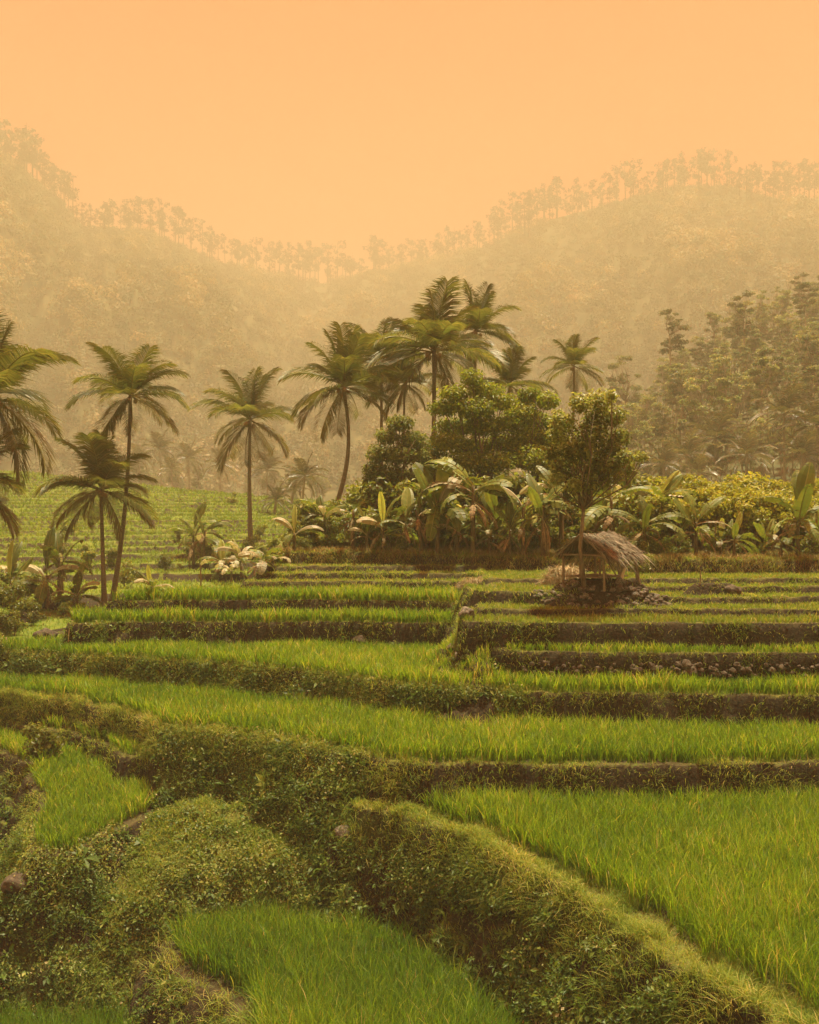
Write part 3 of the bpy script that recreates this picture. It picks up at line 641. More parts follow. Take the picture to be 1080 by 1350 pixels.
def clump_leaves(mb, C, Rr, n, size, g, m=0, tone=None):
    """leaf faces spread over blobs: C kx3 centres, Rr kx3 radii"""
    C = np.asarray(C, float); Rr = np.asarray(Rr, float); k = len(C)
    wgt = (Rr ** 2).sum(1); wgt = wgt / wgt.sum(); ci = g.choice(k, n, p=wgt)
    d = g.normal(0, 1, (n, 3)); d /= np.linalg.norm(d, axis=1)[:, None]
    rad = g.random(n) ** .4 * g.uniform(.75, 1.12, n)
    P = C[ci] + d * Rr[ci] * rad[:, None]
    nr = d * .7 + g.normal(0, .5, (n, 3)) + np.array([0, 0, .45]); nr /= np.linalg.norm(nr, axis=1)[:, None]
    a = np.cross(nr, g.normal(0, 1, (n, 3))); a /= np.linalg.norm(a, axis=1)[:, None] + 1e-9; b = np.cross(nr, a)
    s = (size * g.uniform(.6, 1.35, n))[:, None]
    V = np.stack([P - a * s * .5, P + b * s * .28 + nr * s * .08, P + a * s * .5 - nr * s * .1, P - b * s * .28 + nr * s * .08], 1).reshape(-1, 3)
    ct = g.uniform(-.2, .2, k) if tone is None else tone
    r = np.clip(.42 + ct[ci] + g.normal(0, .17, n), 0, 1)
    mb.add(V, np.arange(n * 4).reshape(n, 4), None, np.repeat(r, 4), m)

# mountain forest: one mass
def mountain_forest():
    g = np.random.default_rng(55); n = 15000
    px = g.uniform(-170, 1250, n); s = .07 + g.random(n) ** .8 * .92
    x, y, z = mountain_z(px, s)
    big = fbm(px * .02, s * 6, 301); r = g.uniform(2.6, 6.4, n) * (1 + .5 * big)
    mb = MB(); per = 80
    ci = np.repeat(np.arange(n), per)
    d = g.normal(0, 1, (n * per, 3)); d[:, 2] = np.abs(d[:, 2]); d /= np.linalg.norm(d, axis=1)[:, None]
    P = np.stack([x, y, z + r * .4], -1)[ci] + d * (r[ci] * g.uniform(.6, 1.15, n * per))[:, None] * np.array([1, 1, 1.15])
    nr = d + g.normal(0, .45, (n * per, 3)); nr /= np.linalg.norm(nr, axis=1)[:, None]
    a = np.cross(nr, g.normal(0, 1, (n * per, 3))); a /= np.linalg.norm(a, axis=1)[:, None]; b = np.cross(nr, a)
    sz = (r[ci] * g.uniform(.09, .2, n * per))[:, None]
    V = np.stack([P - a * sz, P + b * sz * .7, P + a * sz, P - b * sz * .7], 1).reshape(-1, 3)
    rr = np.clip(.38 + .6 * big + g.normal(0, .22, n), 0, 1)[ci] + g.normal(0, .07, n * per)
    mb.add(V, np.arange(n * per * 4).reshape(-1, 4), None, np.repeat(np.clip(rr, 0, np.repeat(np.where(s < .3, .7, .92), per)), 4))
    tag(link('mountain_forest', mb.mesh('mountain_forest', [M['slopef']])), 'hazy forest covering the mountain slopes behind the valley', 'forest', None, 'stuff')
mountain_forest()

# ridge trees: tall bare trunks with light crowns
RT = []
for v in range(7):
    g = np.random.default_rng(400 + v); mb = MB()
    H = 1.; lean = g.normal(0, .03)
    V, Q, T = tube([(0, 0, -.1), (lean * .5, 0, .5), (lean, 0, .97)], [.014, .011, .004], 5); mb.add(V, Q, T, .5, 1)
    k = 14; C = []; Rr = []
    for i in range(k):
        f = g.uniform(.42, .98); w = .24 * math.sin(PI * (f - .42) / .62) + .04
        C.append((lean * f + g.normal(0, w * .55), g.normal(0, w * .55), f)); q = g.uniform(.04, .085); Rr.append((q * 1.2, q * 1.2, q))
    clump_leaves(mb, C, Rr, 260, .06, g)
    RT.append(mb.mesh('ridge_tree', [M['ridge'], M['ridge']]))
g = np.random.default_rng(77); first = None
RL = 'tall thin trunked tree on the hazy mountain ridge, one of a long row'
n = 0
for px in np.arange(-60, 1150, 4.0):
    dens = np.interp(px, [-60, 30, 90, 130, 260, 400, 480, 560, 640, 700, 760, 860, 900, 1010, 1080], [.9, 1, 1, .8, .75, .8, 1, 1, 1, 1, .9, 1, 1, 1, 1])
    if g.random() > dens: continue
    q = px + g.normal(0, 5.); x, y, z = mountain_z(np.array([q]), np.array([g.uniform(.95, 1.03)]))
    hp = np.interp(q, [-60, 60, 110, 180, 300, 420, 500, 640, 680, 760, 860, 930, 1000, 1080], [50, 56, 38, 42, 44, 42, 40, 36, 46, 42, 42, 46, 44, 46])
    h = .9 * hp * np.clip(g.lognormal(0, .26), .5, 1.45) / F * y[0]
    o = link('ridge_tree', RT[int(g.integers(7))], None, (x[0], y[0], z[0] - .5)); o.scale = (h * g.uniform(.8, 1.25), h, h); o.rotation_euler = (0, 0, g.uniform(0, 6.28))
    tag(o, RL, 'tree', 'trees in a row along the mountain ridge'); n += 1
print('ridge trees', n)

# wooded hill on the right
HS = [(760, 648), (800, 625), (830, 590), (870, 545), (920, 510), (1000, 470), (1080, 432), (1200, 380), (1400, 330), (1800, 300)]
def rhill(px, s):
    yr = np.interp(px, *zip(*HS)); d = 150 + 150 * s; zr = Z(yr, 300.); zf = CZ + np.interp(px, [760, 1080, 1800], [1.5, 6.4, 9.])
    z = zf + (zr - zf) * np.clip(s, 0, 1) ** 1.05 + 1.5 * fbm(px * .02, s * 4, 333) * np.clip(s * 4, 0, 1) - np.clip(s - 1, 0, 1) * 60 - np.clip(-s, 0, 1) * 30
    return (px - 540) / F * d, d, z
pxs = np.arange(740, 1900, 10.); ss = np.linspace(-.3, 1.3, 50); PX, SS = np.meshgrid(pxs, ss); a_, b_, c_ = rhill(PX, SS)
nr, nc = PX.shape; idx = np.arange(nr * nc).reshape(nr, nc); Q = np.stack([idx[:-1, :-1], idx[:-1, 1:], idx[1:, 1:], idx[1:, :-1]], -1).reshape(-1, 4)
tag(link('hill', make_mesh('hill', np.stack([a_, b_, c_], -1).reshape(-1, 3), [Q], [M['hill']], None, None, True)), kind='structure')

# ------------------------------------------------------------------ broadleaf trees
def tree_meshes(seed, H, crown, n, leaf, mat, bark='bark_tree', r0=.12, trunk_top=None, forks=None, bare=.35):
    """crown: list of (x,y,z,rx,ry,rz)"""
    g = np.random.default_rng(seed); crown = np.array(crown, float)
    mt = MB(); tt = trunk_top or H * bare
    p = [(0, 0, -.25), (g.normal(0, .02) * H, g.normal(0, .02) * H, tt * .5), (g.normal(0, .02) * H, 0, tt)]
    V, Q, T = tube(p, [r0 * 1.3, r0, r0 * .75], 8); mt.add(V, Q, T)
    end = np.array(p[-1])
    for c in crown:
        a = end.copy() if c[2] > tt else end * .8; mid = (a + c[:3]) / 2 + g.normal(0, .05 * H, 3) * np.array([1, 1, .3])
        V, Q, T = tube([a, mid, c[:3]], [r0 * .5, r0 * .3, r0 * .12], 5); mt.add(V, Q, T)
        for q in range(3):
            e = c[:3] + g.normal(0, .5, 3) * c[3:]; V, Q, T = tube([mid, (mid + e) / 2 + g.normal(0, .02 * H, 3), e], [r0 * .22, r0 * .15, r0 * .06], 4); mt.add(V, Q, T)
    ml = MB(); clump_leaves(ml, crown[:, :3], crown[:, 3:], n, leaf, g)
    return mt.mesh('trunk', [M[bark]], True), ml.mesh('crown', [M[mat]])
def add_tree(name, label, cat, loc, meshes, group=None, scale=1, rz=0):
    root = thing(name, label, cat, loc, rz, group, scale)
    link('trunk', meshes[0], root); link('crown', meshes[1], root); return root
def rand_crown(g, z0, z1, rx, k, rmin, rmax, flat=.75):
    out = []
    for i in range(k):
        f = g.random(); z = z0 + (z1 - z0) * f; w = rx * math.sin(PI * (.18 + .72 * f)) ** .8; a = g.uniform(0, 6.28); q = w * math.sqrt(g.random())
        r = g.uniform(rmin, rmax); out.append((q * math.cos(a), q * math.sin(a), z, r, r, r * flat))
    return out
# bronze leaved tree by the hut
d = 33.0; u = d / F
g = np.random.default_rng(5)
bx = X(771, d); bz = gz(bx, d)
cr = []
for (px, py, r) in [(740, 560, 20), (760, 535, 18), (790, 530, 22), (812, 548, 18), (822, 575, 16), (805, 590, 20), (775, 575, 26), (745, 590, 20), (735, 575, 16), (760, 608, 20), (790, 612, 20), (818, 605, 14), (828, 622, 9), (752, 622, 14), (785, 556, 20), (800, 525, 10), (735, 545, 9), (748, 600, 18), (776, 625, 14), (800, 615, 18), (770, 595, 20), (738, 615, 12), (735, 632, 12), (758, 640, 14), (795, 634, 15), (815, 628, 13), (838, 604, 11), (726, 598, 11), (776, 642, 11)]:
    cr.append((X(px, d) - bx, g.normal(0, .45), Z(py, d) - bz, r * u * 1.0, r * u * 1.1, r * u * .85))
add_tree('bronze_tree', 'round crowned tree with bronze leaves and forked pale trunk beside the thatched hut', 'tree', (bx, d, bz), tree_meshes(501, 6.6, cr, 8800, .15, 'crown_brown', 'bark_tree', .07, trunk_top=Z(672, d) - bz))
# golden green tree in the grove (layered), bronze bushy tree at its left, others behind
def px_tree(label, d, base_px, blobs, n, leaf, mat, seed, group=None, r0=.13, name='broadleaf_tree', tt=.35, bark='bark_tree', depth=.6):
    g = np.random.default_rng(seed); u = d / F; bx = X(base_px, d); bz = gz(bx, d)
    cr = [(X(px, d) - bx, g.normal(0, depth), Z(py, d) - bz, rx * u * 1.12, rx * u * 1.12, ry * u * 1.35) for px, py, rx, ry in blobs]
    H = max(c[2] for c in cr)
    return add_tree(name, label, 'tree', (bx, d, bz), tree_meshes(seed, H, cr, n, leaf, mat, bark, r0, trunk_top=H * tt), group)
px_tree('layered golden green tree with flat leaf tiers in the middle of the grove', 51, 640,
        [(622, 500, 16, 10), (600, 520, 22, 9), (640, 515, 24, 10), (585, 538, 22, 9), (625, 540, 30, 11), (662, 530, 20, 10), (600, 560, 28, 10), (640, 562, 30, 11), (675, 555, 22, 10), (590, 582, 24, 10), (625, 588, 30, 10), (665, 582, 26, 10), (610, 610, 26, 12), (650, 610, 28, 12)], 15000, .19, 'crown_yellow', 511)
px_tree('golden green tree at the right end of the grove, behind the bronze hut tree', 52, 705,
        [(700, 522, 18, 10), (720, 530, 16, 10), (690, 545, 22, 11), (715, 555, 22, 12), (735, 560, 14, 12), (695, 575, 24, 12), (722, 585, 22, 14), (700, 605, 26, 14), (730, 612, 18, 14), (680, 600, 18, 14)], 11000, .19, 'crown_yellow', 512)
px_tree('bushy bronze tinted tree at the left end of the grove', 49, 525,
        [(528, 558, 18, 9), (510, 575, 16, 9), (545, 580, 20, 10), (500, 598, 16, 10), (528, 600, 24, 11), (556, 602, 16, 11), (492, 622, 14, 12), (515, 628, 22, 13), (545, 632, 22, 13), (500, 652, 16, 13), (528, 660, 24, 14), (556, 665, 18, 14), (510, 680, 18, 13)], 14000, .17, 'crown_bronze', 513)
px_tree('dark leafy tree between the tall banana plant and the bushy bronze tree', 53, 575, [(570, 600, 24, 16), (585, 630, 30, 20), (560, 650, 26, 20), (600, 660, 28, 20), (575, 685, 26, 18)], 8000, .17, 'crown_dark', 514)
px_tree('dark leafy tree behind the tall banana plant, under the golden tiers', 54, 650, [(640, 635, 32, 18), (665, 650, 30, 20), (625, 660, 28, 20), (650, 680, 30, 18)], 8000, .17, 'crown_dark', 515)
px_tree('dark leafy tree behind the forked trunk of the bronze hut tree', 54, 740, [(715, 640, 26, 18), (745, 640, 28, 18), (730, 665, 30, 20), (765, 660, 26, 20), (750, 690, 30, 18), (710, 685, 26, 18)], 8000, .17, 'crown_dark', 516)
px_tree('dark tree right of the bronze hut tree, behind drooping bananas', 53, 815, [(800, 650, 22, 16), (825, 640, 24, 16), (845, 655, 22, 16), (815, 680, 28, 18), (845, 685, 24, 16)], 8000, .17, 'crown_dark', 517)

# right hillside forest, individuals
FT = []
for v in range(7):
    g = np.random.default_rng(600 + v); slim = v % 2 == 0
    H = 10.; cr = rand_crown(g, H * (.55 if slim else .36), H * .99, H * (.15 if slim else .23), 20 if slim else 34, .25, .8, .42)
    FT.append(tree_meshes(600 + v, H, cr, 2000, .27, 'crown_far', 'bark_pale', .11, trunk_top=H * (.72 if slim else .5)))
g = np.random.default_rng(88); protos = [None] * 7; n = 0
pts = []
for s in np.linspace(0, 1.0, 11):
    w = 800 + 40 * s
    for px in np.arange(w, 1230, 25 - 4 * s):
        pts.append((px + g.normal(0, 8), np.clip(s + g.normal(0, .03), -.02, 1.02)))
pts += [(px + g.normal(0, 6), g.uniform(-.03, .05)) for px in np.arange(812, 1200, 9)]
for px, s in pts:
    if px < 800: continue
    x, y, z = rhill(np.array([px]), np.array([s])); x, y, z = float(x[0]), float(y[0]), float(z[0])
    if px < 830 and s > .5: continue
    v = int(g.integers(7)); sc = g.uniform(.9, 1.95) * (1.1 if s > .8 else .92) * np.interp(px, [800, 900], [.75, 1]) * (.55 if s < .055 else 1)
    lab = 'hazy tree in the dense wood on the right hillside'; gr = 'trees of the wood on the right hillside'
    if protos[v] is None:
        protos[v] = add_tree('hillside_tree', lab, 'tree', (x, y, z - .3), FT[v], gr, sc, g.uniform(0, 6.28))
    else: dup(protos[v], (x, y, z - .3), g.uniform(0, 6.28), sc, lab, gr)
    n += 1
print('hill trees', n)
for i, (px, ytop, ybase, v, lab) in enumerate([(885, 408, 530, 0, 'tall slender feathery tree standing out above the left end of the right hillside wood'), (825, 468, 590, 3, 'slender tree at the lower left end of the right hillside wood'),
                                               (980, 385, 510, 0, 'very tall thin tree rising pale above the middle of the hillside wood'), (1062, 372, 470, 6, 'dark topped tree highest on the hillside wood near the right edge')]):
    dd = 232.; zb = Z(ybase, dd); h = (ybase - ytop) / F * dd
    add_tree('hillside_tree', lab, 'tree', (X(px, dd), dd, zb), FT[v], 'trees of the wood on the right hillside', h / 10., i)
# palms at the foot of that hill
PH = 'palms at the foot of the right hill'
for i, (px, py, d, r, lab) in enumerate([(1034, 545, 126, 40, 'palm with a full drooping crown on a thin trunk at the right hill foot'), (1078, 560, 122, 44, 'dark palm at the right edge of the photo below the wood'),
                                         (945, 578, 146, 40, 'pale palm in the middle of the row below the hillside wood'), (905, 600, 140, 34, 'low palm left of the pale one below the hillside wood'),
                                         (985, 600, 137, 34, 'low palm between the pale palm and the thin trunked one'), (1060, 600, 120, 34, 'low dark palm under the full drooping crown at the right'),
                                         (875, 612, 134, 28, 'small palm at the left end of the row below the wood'), (925, 625, 130, 28, 'small palm hanging low over the cassava field')]):
    x = X(px, d); far_palm(lab, px, py, d, r, Z(668, d), 700 + i, PH)
# palms and trees across the valley on the left
FV = 'hazy palms across the left valley'
for i, (px, py, d, r, zb, lab) in enumerate([(212, 592, 258, 24, 0, 'tallest hazy palm of the dim row across the left valley'), (185, 603, 267, 20, 0, 'hazy palm left of the tallest one across the left valley'), (248, 604, 264, 22, 0, 'hazy palm right of the tallest one across the left valley'),
                                             (290, 612, 255, 22, 0, 'hazy palm behind the left fronds of the lone valley palm'), (352, 620, 225, 26, 0, 'hazy palm just right of the trunk of the lone valley palm'),
                                             (403, 628, 128, 27, 0, 'pale round palm left of the curved palm trunk'), (362, 660, 118, 20, 0, 'low pale palm at the lower edge of the valley field'), (385, 645, 135, 20, 0, 'dim palm behind the pale round palm in the valley'),
                                             (228, 618, 247, 18, 0, 'low hazy palm under the tallest of the dim row'), (160, 612, 270, 18, 0, 'hazy palm at the left end of the dim row')]):
    ground = Z(672 if d > 140 else 690, d); far_palm(lab, px, py, d, r, ground, 740 + i, FV)
g = np.random.default_rng(91)
for i in range(46):
    px = g.uniform(120, 520); d = g.uniform(280, 340); v = int(g.integers(7)); lab = 'dim blue green tree in the hazy wood beyond the left valley'; gr = 'trees of the hazy wood beyond the left valley'
    y = g.uniform(655, 672); sc = g.uniform(.7, 1.3)
    dup(protos[v], (X(px, d), d, Z(y, d) - .5), g.uniform(0, 6.28), sc, lab, gr)

# ------------------------------------------------------------------ bananas
def banana_leaf(e0, seed, width=.15, tear=.3, bend=70, curl=.25, tl=.0):
    g = np.random.default_rng(seed); mb = MB(); k = 15; t = np.linspace(0, 1, k)
    ang = e0 - math.radians(bend) * t ** 1.5; pts = [np.zeros(3)]; sway = g.normal(0, .08)
    for i in range(k - 1):
        a = (ang[i] + ang[i + 1]) / 2; pts.append(pts[-1] + np.array([math.cos(a), sway * t[i], math.sin(a)]) / (k - 1))
    pts = np.array(pts)
    V, Q, T = tube(pts, .012 * (1 - .8 * t) + .002, 4, False); mb.add(V, Q, None, .85)
    for side in (-1, 1):
        drop = g.uniform(.05, .3)
        for i in range(2, k - 1):
            f0, f1 = t[i], t[i + 1]
            wf = lambda f: width * max(0.02, math.sin(PI * min(max((f - .12) / .9, 0), 1)) ** .55)
            if g.random() < tear: drop = g.uniform(0, .9)
            else: drop += g.normal(0, .05)
            a = (ang[i] + ang[i + 1]) / 2; up = np.array([-math.sin(a), 0, math.cos(a)]); fw = np.array([math.cos(a), 0, math.sin(a)])
            gap = g.uniform(0, .35) if g.random() < tear else 0
            p0 = pts[i]; p1 = pts[i + 1] * (1 - gap) + pts[i] * gap
            row = []
            for p, f in ((p0, f0), (p1, f1)):
                ww = wf(f); m1 = p + np.array([0, side * ww * .55, 0]) + up * (curl * ww * .5 - drop * ww * .25) + fw * ww * .15
                e1 = m1 + np.array([0, side * ww * .45 * (1 - .4 * drop), 0]) + up * (-drop * ww * .5) + fw * ww * .2 + np.array([0, 0, -drop * ww * .3])
                row.append((p, m1, e1))
            VV = [row[0][0], row[0][1], row[0][2], row[1][0], row[1][1], row[1][2]]
            r = np.clip(g.normal(.4 + tl, .12), 0, 1)
            mb.add(VV, [(0, 1, 4, 3), (1, 2, 5, 4)], None, [r, r, min(1, r + .12), r, r, min(1, r + .12)])
    return mb
BL = {}
for key, mat, specs in (('up', 'banana', [(80, .14, .1, 25), (68, .16, .2, 45), (72, .15, .3, 55)]), ('mid', 'banana', [(52, .15, .35, 80), (42, .16, .5, 90), (35, .14, .4, 80)]),
                        ('low', 'banana', [(12, .15, .5, 90), (-5, .14, .5, 75), (20, .14, .6, 110)]), ('pale', 'banana_pale', [(50, .15, .4, 95), (30, .15, .5, 95), (62, .16, .3, 100)]),
                        ('dry', 'banana_dry', [(-35, .07, .7, 50), (-20, .08, .7, 65), (5, .08, .7, 100)]), ('new', 'banana_new', [(86, .10, .0, 10), (80, .13, .0, 18)])):
    BL[key] = [banana_leaf(math.radians(e), 900 + j + len(BL) * 10, w, tr, b, .9 if key == 'new' else .25).mesh('leaf', [M[mat]], False) for j, (e, w, tr, b) in enumerate(specs)]
def d_for(px, py, d0, d1):
    ds = np.arange(d0, d1, .1); z = terrain(X(px, ds), ds)[0]; y = HZ + (CZ - z) / ds * F
    pm = np.minimum.accumulate(y); ok = (y <= pm + .01) & (y <= py)
    k = np.nonzero(ok)[0]; return float(ds[k[0]]) if len(k) else d0
def banana(label, px, base_y, top_y, d, leafpx, seed, kinds=None, group='banana plants', lean=0., zoff=0):
    g = np.random.default_rng(2000 + seed)
    if px > 370 and d < 50: d = max(d, d + max(0, grove_edge(X(px, d)) + .5 - max(d, 41.6)) * (1 if px < 720 else 0))
    if px < 370: d = d_for(px, base_y, 33, 110)
    x = X(px, d); bz = gz(x, d) - .05; zt = Z(top_y, d)
    h = max(zt - bz, .35); L = leafpx / F * d * 1.22 * g.uniform(.85, 1.15)
    root = thing('banana_plant', label, 'banana plant', (x, d, bz), 0, group)
    r0 = .05 + .018 * h; top = np.array([lean * h, 0, h])
    t = np.linspace(0, 1, 8); pts = np.stack([lean * h * t ** 1.5, 0 * t, h * t], -1); mb = MB(); V, Q, T = tube(pts, r0 * (1.25 - .6 * t), 8); mb.add(V, Q, T); link('stem', mb.mesh('stem', [M['stem']], True), root)
    kinds = kinds or ['new', 'up', 'up', 'mid', 'mid', 'mid', 'low', 'low', 'dry', 'dry', 'dry']
    a0 = g.uniform(0, 6.28)
    if leafpx > 33: kinds = list(kinds) + ['up', 'mid', 'dry', 'dry', 'dry']
    for i, kd in enumerate(kinds):
        if i > 2 and g.random() < .12 and not isinstance(kd, tuple): kd = 'dry'
        az = None
        if isinstance(kd, tuple): kd, az = kd; az = math.radians(az)
        me = BL[kd][int(g.integers(len(BL[kd])))]
        zz = h * (1 - (.035 * i if kd != 'dry' else g.uniform(.1, .35))); f = zz / h
        o = link('dry_leaf' if kd == 'dry' else 'leaf', me, root, (lean * h * f ** 1.5, 0, zz))
        s = L * (g.uniform(.8, 1.1) if kd != 'dry' else g.uniform(.5, .8)); o.scale = (s, s * g.uniform(.85, 1.2), s)
        o.rotation_euler = (g.normal(0, .3), g.normal(0, .2), (a0 + i * 2.4 + g.normal(0, .25)) if az is None else az)
    return root
BA = ['new', 'up', 'up', 'up', 'mid', 'pale', 'mid', 'low', 'dry', 'dry']
BB = [('up', 150), ('up', 30), ('pale', 20), ('pale', 175), ('mid', 200), 'mid', 'low', 'dry', 'dry', 'dry']
banana('tallest banana plant in the grove, one broad leaf leaning left and a pale one right', 624, 728, 640, 43, 66, 1, [('mid', 150), ('up', 140), ('pale', 5), ('pale', 178), ('mid', -30), ('low', 210), 'low', 'dry', 'dry', 'dry'])
banana('banana plant with broad dark leaves hanging beside a bright upright one', 577, 722, 658, 43.5, 56, 2, [('new', 90), ('up', 120), ('low', -100), ('low', -60), ('mid', -90), ('pale', 60), 'mid', 'dry', 'dry'])
banana('small banana plant with a rolled yellow spear leaf left of the hanging leaves', 536, 722, 690, 43, 46, 3, [('new', 90), ('up', 60), ('pale', 170), ('mid', 200), 'low', 'mid', 'low', 'dry'])
banana('withered banana plant with brown hanging leaves next to the hanging green ones', 556, 722, 672, 43.8, 40, 4, ['dry', 'dry', 'dry', 'dry', 'dry', 'pale', 'dry'], lean=-.12)
banana('banana plant with pale torn leaves spread to both sides, right of the tallest', 690, 716, 670, 43.5, 52, 5, [('pale', 165), ('up', 150), ('pale', 40), ('mid', -20), 'mid', 'low', 'dry', 'dry'])
banana('banana plant with fresh upright green leaves near the left of the hut tree', 716, 716, 668, 43, 46, 6, [('up', 60), ('up', 110), ('up', 30), ('mid', 0), 'mid', 'low', 'dry', 'dry'])
banana('banana plant with golden drying leaves just left of the hut tree trunk', 740, 712, 650, 44, 48, 7, ['pale', 'mid', 'dry', 'dry', ('up', 120), 'low', 'dry', 'dry'])
banana('banana plant with broad green leaves just right of the hut tree trunk', 806, 712, 655, 43, 52, 8, [('up', 80), ('mid', 0), ('mid', 170), ('up', 110), 'low', 'low', 'pale', 'dry'])
banana('old banana plant with long drooping leaves and a brown skirt above the hut roof', 850, 722, 690, 42.2, 58, 9, [('low', 0), ('low', 180), ('mid', 20), ('mid', 160), ('low', -40), ('low', 220), ('up', 110), 'dry', 'dry', 'dry', 'dry'])
banana('banana plant with a pale upright leaf behind the white roof edge', 868, 700, 655, 46, 50, 10, [('new', 90), ('mid', 0), ('mid', 175), ('up', 60), 'low', 'pale', 'dry'])
banana('banana plant with two upright pale green leaves before the cassava', 918, 732, 688, 42.3, 44, 11, [('up', 120), ('up', 40), ('pale', 0), ('mid', 180), 'low', 'low', 'dry', 'dry'])
banana('small banana plant with a bright yellow spear leaf before the cassava', 968, 735, 708, 42, 36, 12, [('new', 90), ('new', 70), ('up', 40), ('mid', 160), ('low', 0), 'low', 'dry'])
banana('banana plant with one huge upright leaf near the right edge', 1052, 740, 676, 42, 60, 13, [('up', 88), ('up', 70), ('mid', 178), ('mid', 10), 'low', ('low', 200), 'dry', 'dry', 'dry'])
banana('little dark banana plant left of the huge upright leaf', 1030, 740, 716, 41.7, 32, 14, ['mid', 'low', 'low', 'mid', 'pale', 'dry'])
banana('banana plant leaning at the foot of the curved palm trunk', 428, 700, 678, 48, 36, 15, [('mid', 180), ('low', 200), ('up', 80), ('mid', 20), 'pale', 'low', 'dry'])
banana('brown withered banana plant right of the curved palm trunk', 466, 705, 672, 46, 34, 16, ['dry', 'dry', 'dry', 'pale', ('dry', 150), ('dry', 20), 'mid'])
banana('small banana plant with a pinkish spear leaf at the left tip of the grove', 388, 725, 703, 43, 32, 17, [('new', 100), ('pale', 180), ('mid', 20), 'low', 'pale', 'dry'])
banana('banana plant at the far left with a hanging torn leaf over the bushes', 62, 800, 760, 35.5, 52, 18, [('up', 60), ('low', -80), ('pale', 0), ('mid', 180), ('pale', 160), 'mid', 'dry', 'dry'])
banana('banana plant at the left edge with a yellow upright leaf', 14, 800, 765, 36, 50, 19, [('up', 70), ('new', 60), 'mid', 'mid', 'low', 'pale', 'dry'])
banana('low banana plant with pale leaves left of the twin palm trunks', 102, 805, 785, 34.8, 36, 20, [('new', 80), ('pale', 0), ('pale', 180), 'mid', 'low', 'low'])
banana('tall dark stemmed banana plant behind the bushes at the left edge', 78, 800, 735, 37.5, 40, 21, [('up', 110), 'pale', 'mid', 'low', 'pale', 'dry', 'dry', 'dry'])
banana('small banana plant with a golden spear and a white turned leaf above the thick rice', 200, 790, 773, 36, 34, 22, [('new', 80), ('up', 120), ('pale', -120), ('pale', 0), ('low', -20), 'mid'])
banana('thin leaved banana clump standing alone in the left valley', 255, 745, 700, 42, 42, 23, [('up', 60), ('mid', 20), ('mid', 160), ('mid', 200), 'low', 'dry', 'dry', 'dry', 'dry'])
banana('slanting thin banana plant right beside the valley clump', 268, 748, 700, 41, 34, 24, [('mid', 30), ('mid', 50), ('low', 20), 'pale', 'dry', 'dry'], lean=.05)
for i, (px, by, ty, d, lp) in enumerate([(292, 762, 740, 38, 34), (318, 762, 735, 38.5, 36), (345, 755, 738, 39, 34), (305, 770, 752, 37, 28), (360, 752, 738, 39.5, 28)]):
    banana(['silvery leaved plant at the left of the glossy clump below the lone palm', 'tallest silvery leaved plant of the glossy clump below the lone palm', 'silvery leaved plant with drooping leaves right in the glossy clump', 'lowest silvery leaved plant of the glossy clump, nearest the rice', 'rightmost silvery leaved plant of the glossy clump below the lone palm'][i],
           px, by, ty, d, lp, 30 + i, ['pale', 'pale', 'low', 'pale', 'mid', 'pale', 'low', 'pale', ('new', 100)] if i < 2 else ['pale', 'low', 'pale', 'pale', 'low', 'mid'], 'glossy silvery plants below the lone palm')
for i, (px, ty, d, lp) in enumerate([(655, 690, 45, 42), (672, 700, 42.6, 34), (602, 694, 44.5, 40), (505, 695, 44, 36), (484, 702, 43, 30), (770, 655, 48, 44), (832, 648, 49, 44), (785, 690, 44, 40), (895, 690, 45, 36), (700, 690, 45, 38), (645, 705, 42.4, 30), (950, 712, 43, 28), (1008, 715, 43, 30), (1078, 700, 44, 44)]):
    banana(['banana plant half hidden behind the tallest one', 'low banana plant with short leaves under the pale torn leaves', 'banana plant between the hanging leaves and the tallest one', 'low banana plant at the foot of the bushy bronze tree', 'small banana plant at the left corner of the grove bank', 'banana plant behind the forked trunk of the hut tree',
            'banana plant rising behind the drooping old one', 'banana plant right behind the thatched roof ridge', 'banana plant behind the two upright pale leaves', 'banana plant squeezed between pale torn leaves and fresh green ones', 'low banana plant right of the tallest plant stem', 'tiny banana plant left of the bright yellow spear', 'tiny banana plant under the edge of the cassava', 'banana plant cut by the right edge of the photo'][i], px, 0, ty, d, lp, 50 + i, BA)

# ------------------------------------------------------------------ shrubs and cassava
SH = []
for v in range(6):
    g = np.random.default_rng(800 + v); cr = rand_crown(g, .25, .9, .42, 9, .16, .3, .8)
    SH.append(tree_meshes(800 + v, 1., cr, 700, .11, 'shrub', 'bark_tree', .025, trunk_top=.2))
CS = []
for v in range(5):
    g = np.random.default_rng(830 + v); mt = MB(); ml = MB()
    for i in range(7):
        a = g.uniform(0, 6.28); b = np.array([g.normal(0, .14), g.normal(0, .14), -.1]); tp = np.array([b[0] + .2 * math.cos(a), b[1] + .2 * math.sin(a), g.uniform(.7, .95)])
        V, Q, T = tube([b, (b + tp) / 2 + g.normal(0, .03, 3), tp], [.014, .012, .008], 5); mt.add(V, Q, T)
        clump_leaves(ml, [tp, tp - [0, 0, .16], tp + [.06, .05, -.08]], [(.2, .2, .09), (.18, .18, .1), (.16, .16, .09)], 170, .075, g)
    CS.append((mt.mesh('stem', [M['wood']], True), ml.mesh('crown', [M['cassava']])))
def scatter(name, meshes, label, cat, group, pts):
    pr = [None] * len(meshes); g = np.random.default_rng(len(pts))
    for x, y, h in pts:
        v = int(g.integers(len(meshes))); z = gz(x, y) - .03
        if pr[v] is None:
            pr[v] = add_tree(name, label, cat, (x, y, z), meshes[v], group, h, g.uniform(0, 6.28))
            if name == 'cassava_plant': [c for c in pr[v].children if c.name.startswith('trunk')][0].name = 'stem'
        else: dup(pr[v], (x, y, z), g.uniform(0, 6.28), h)
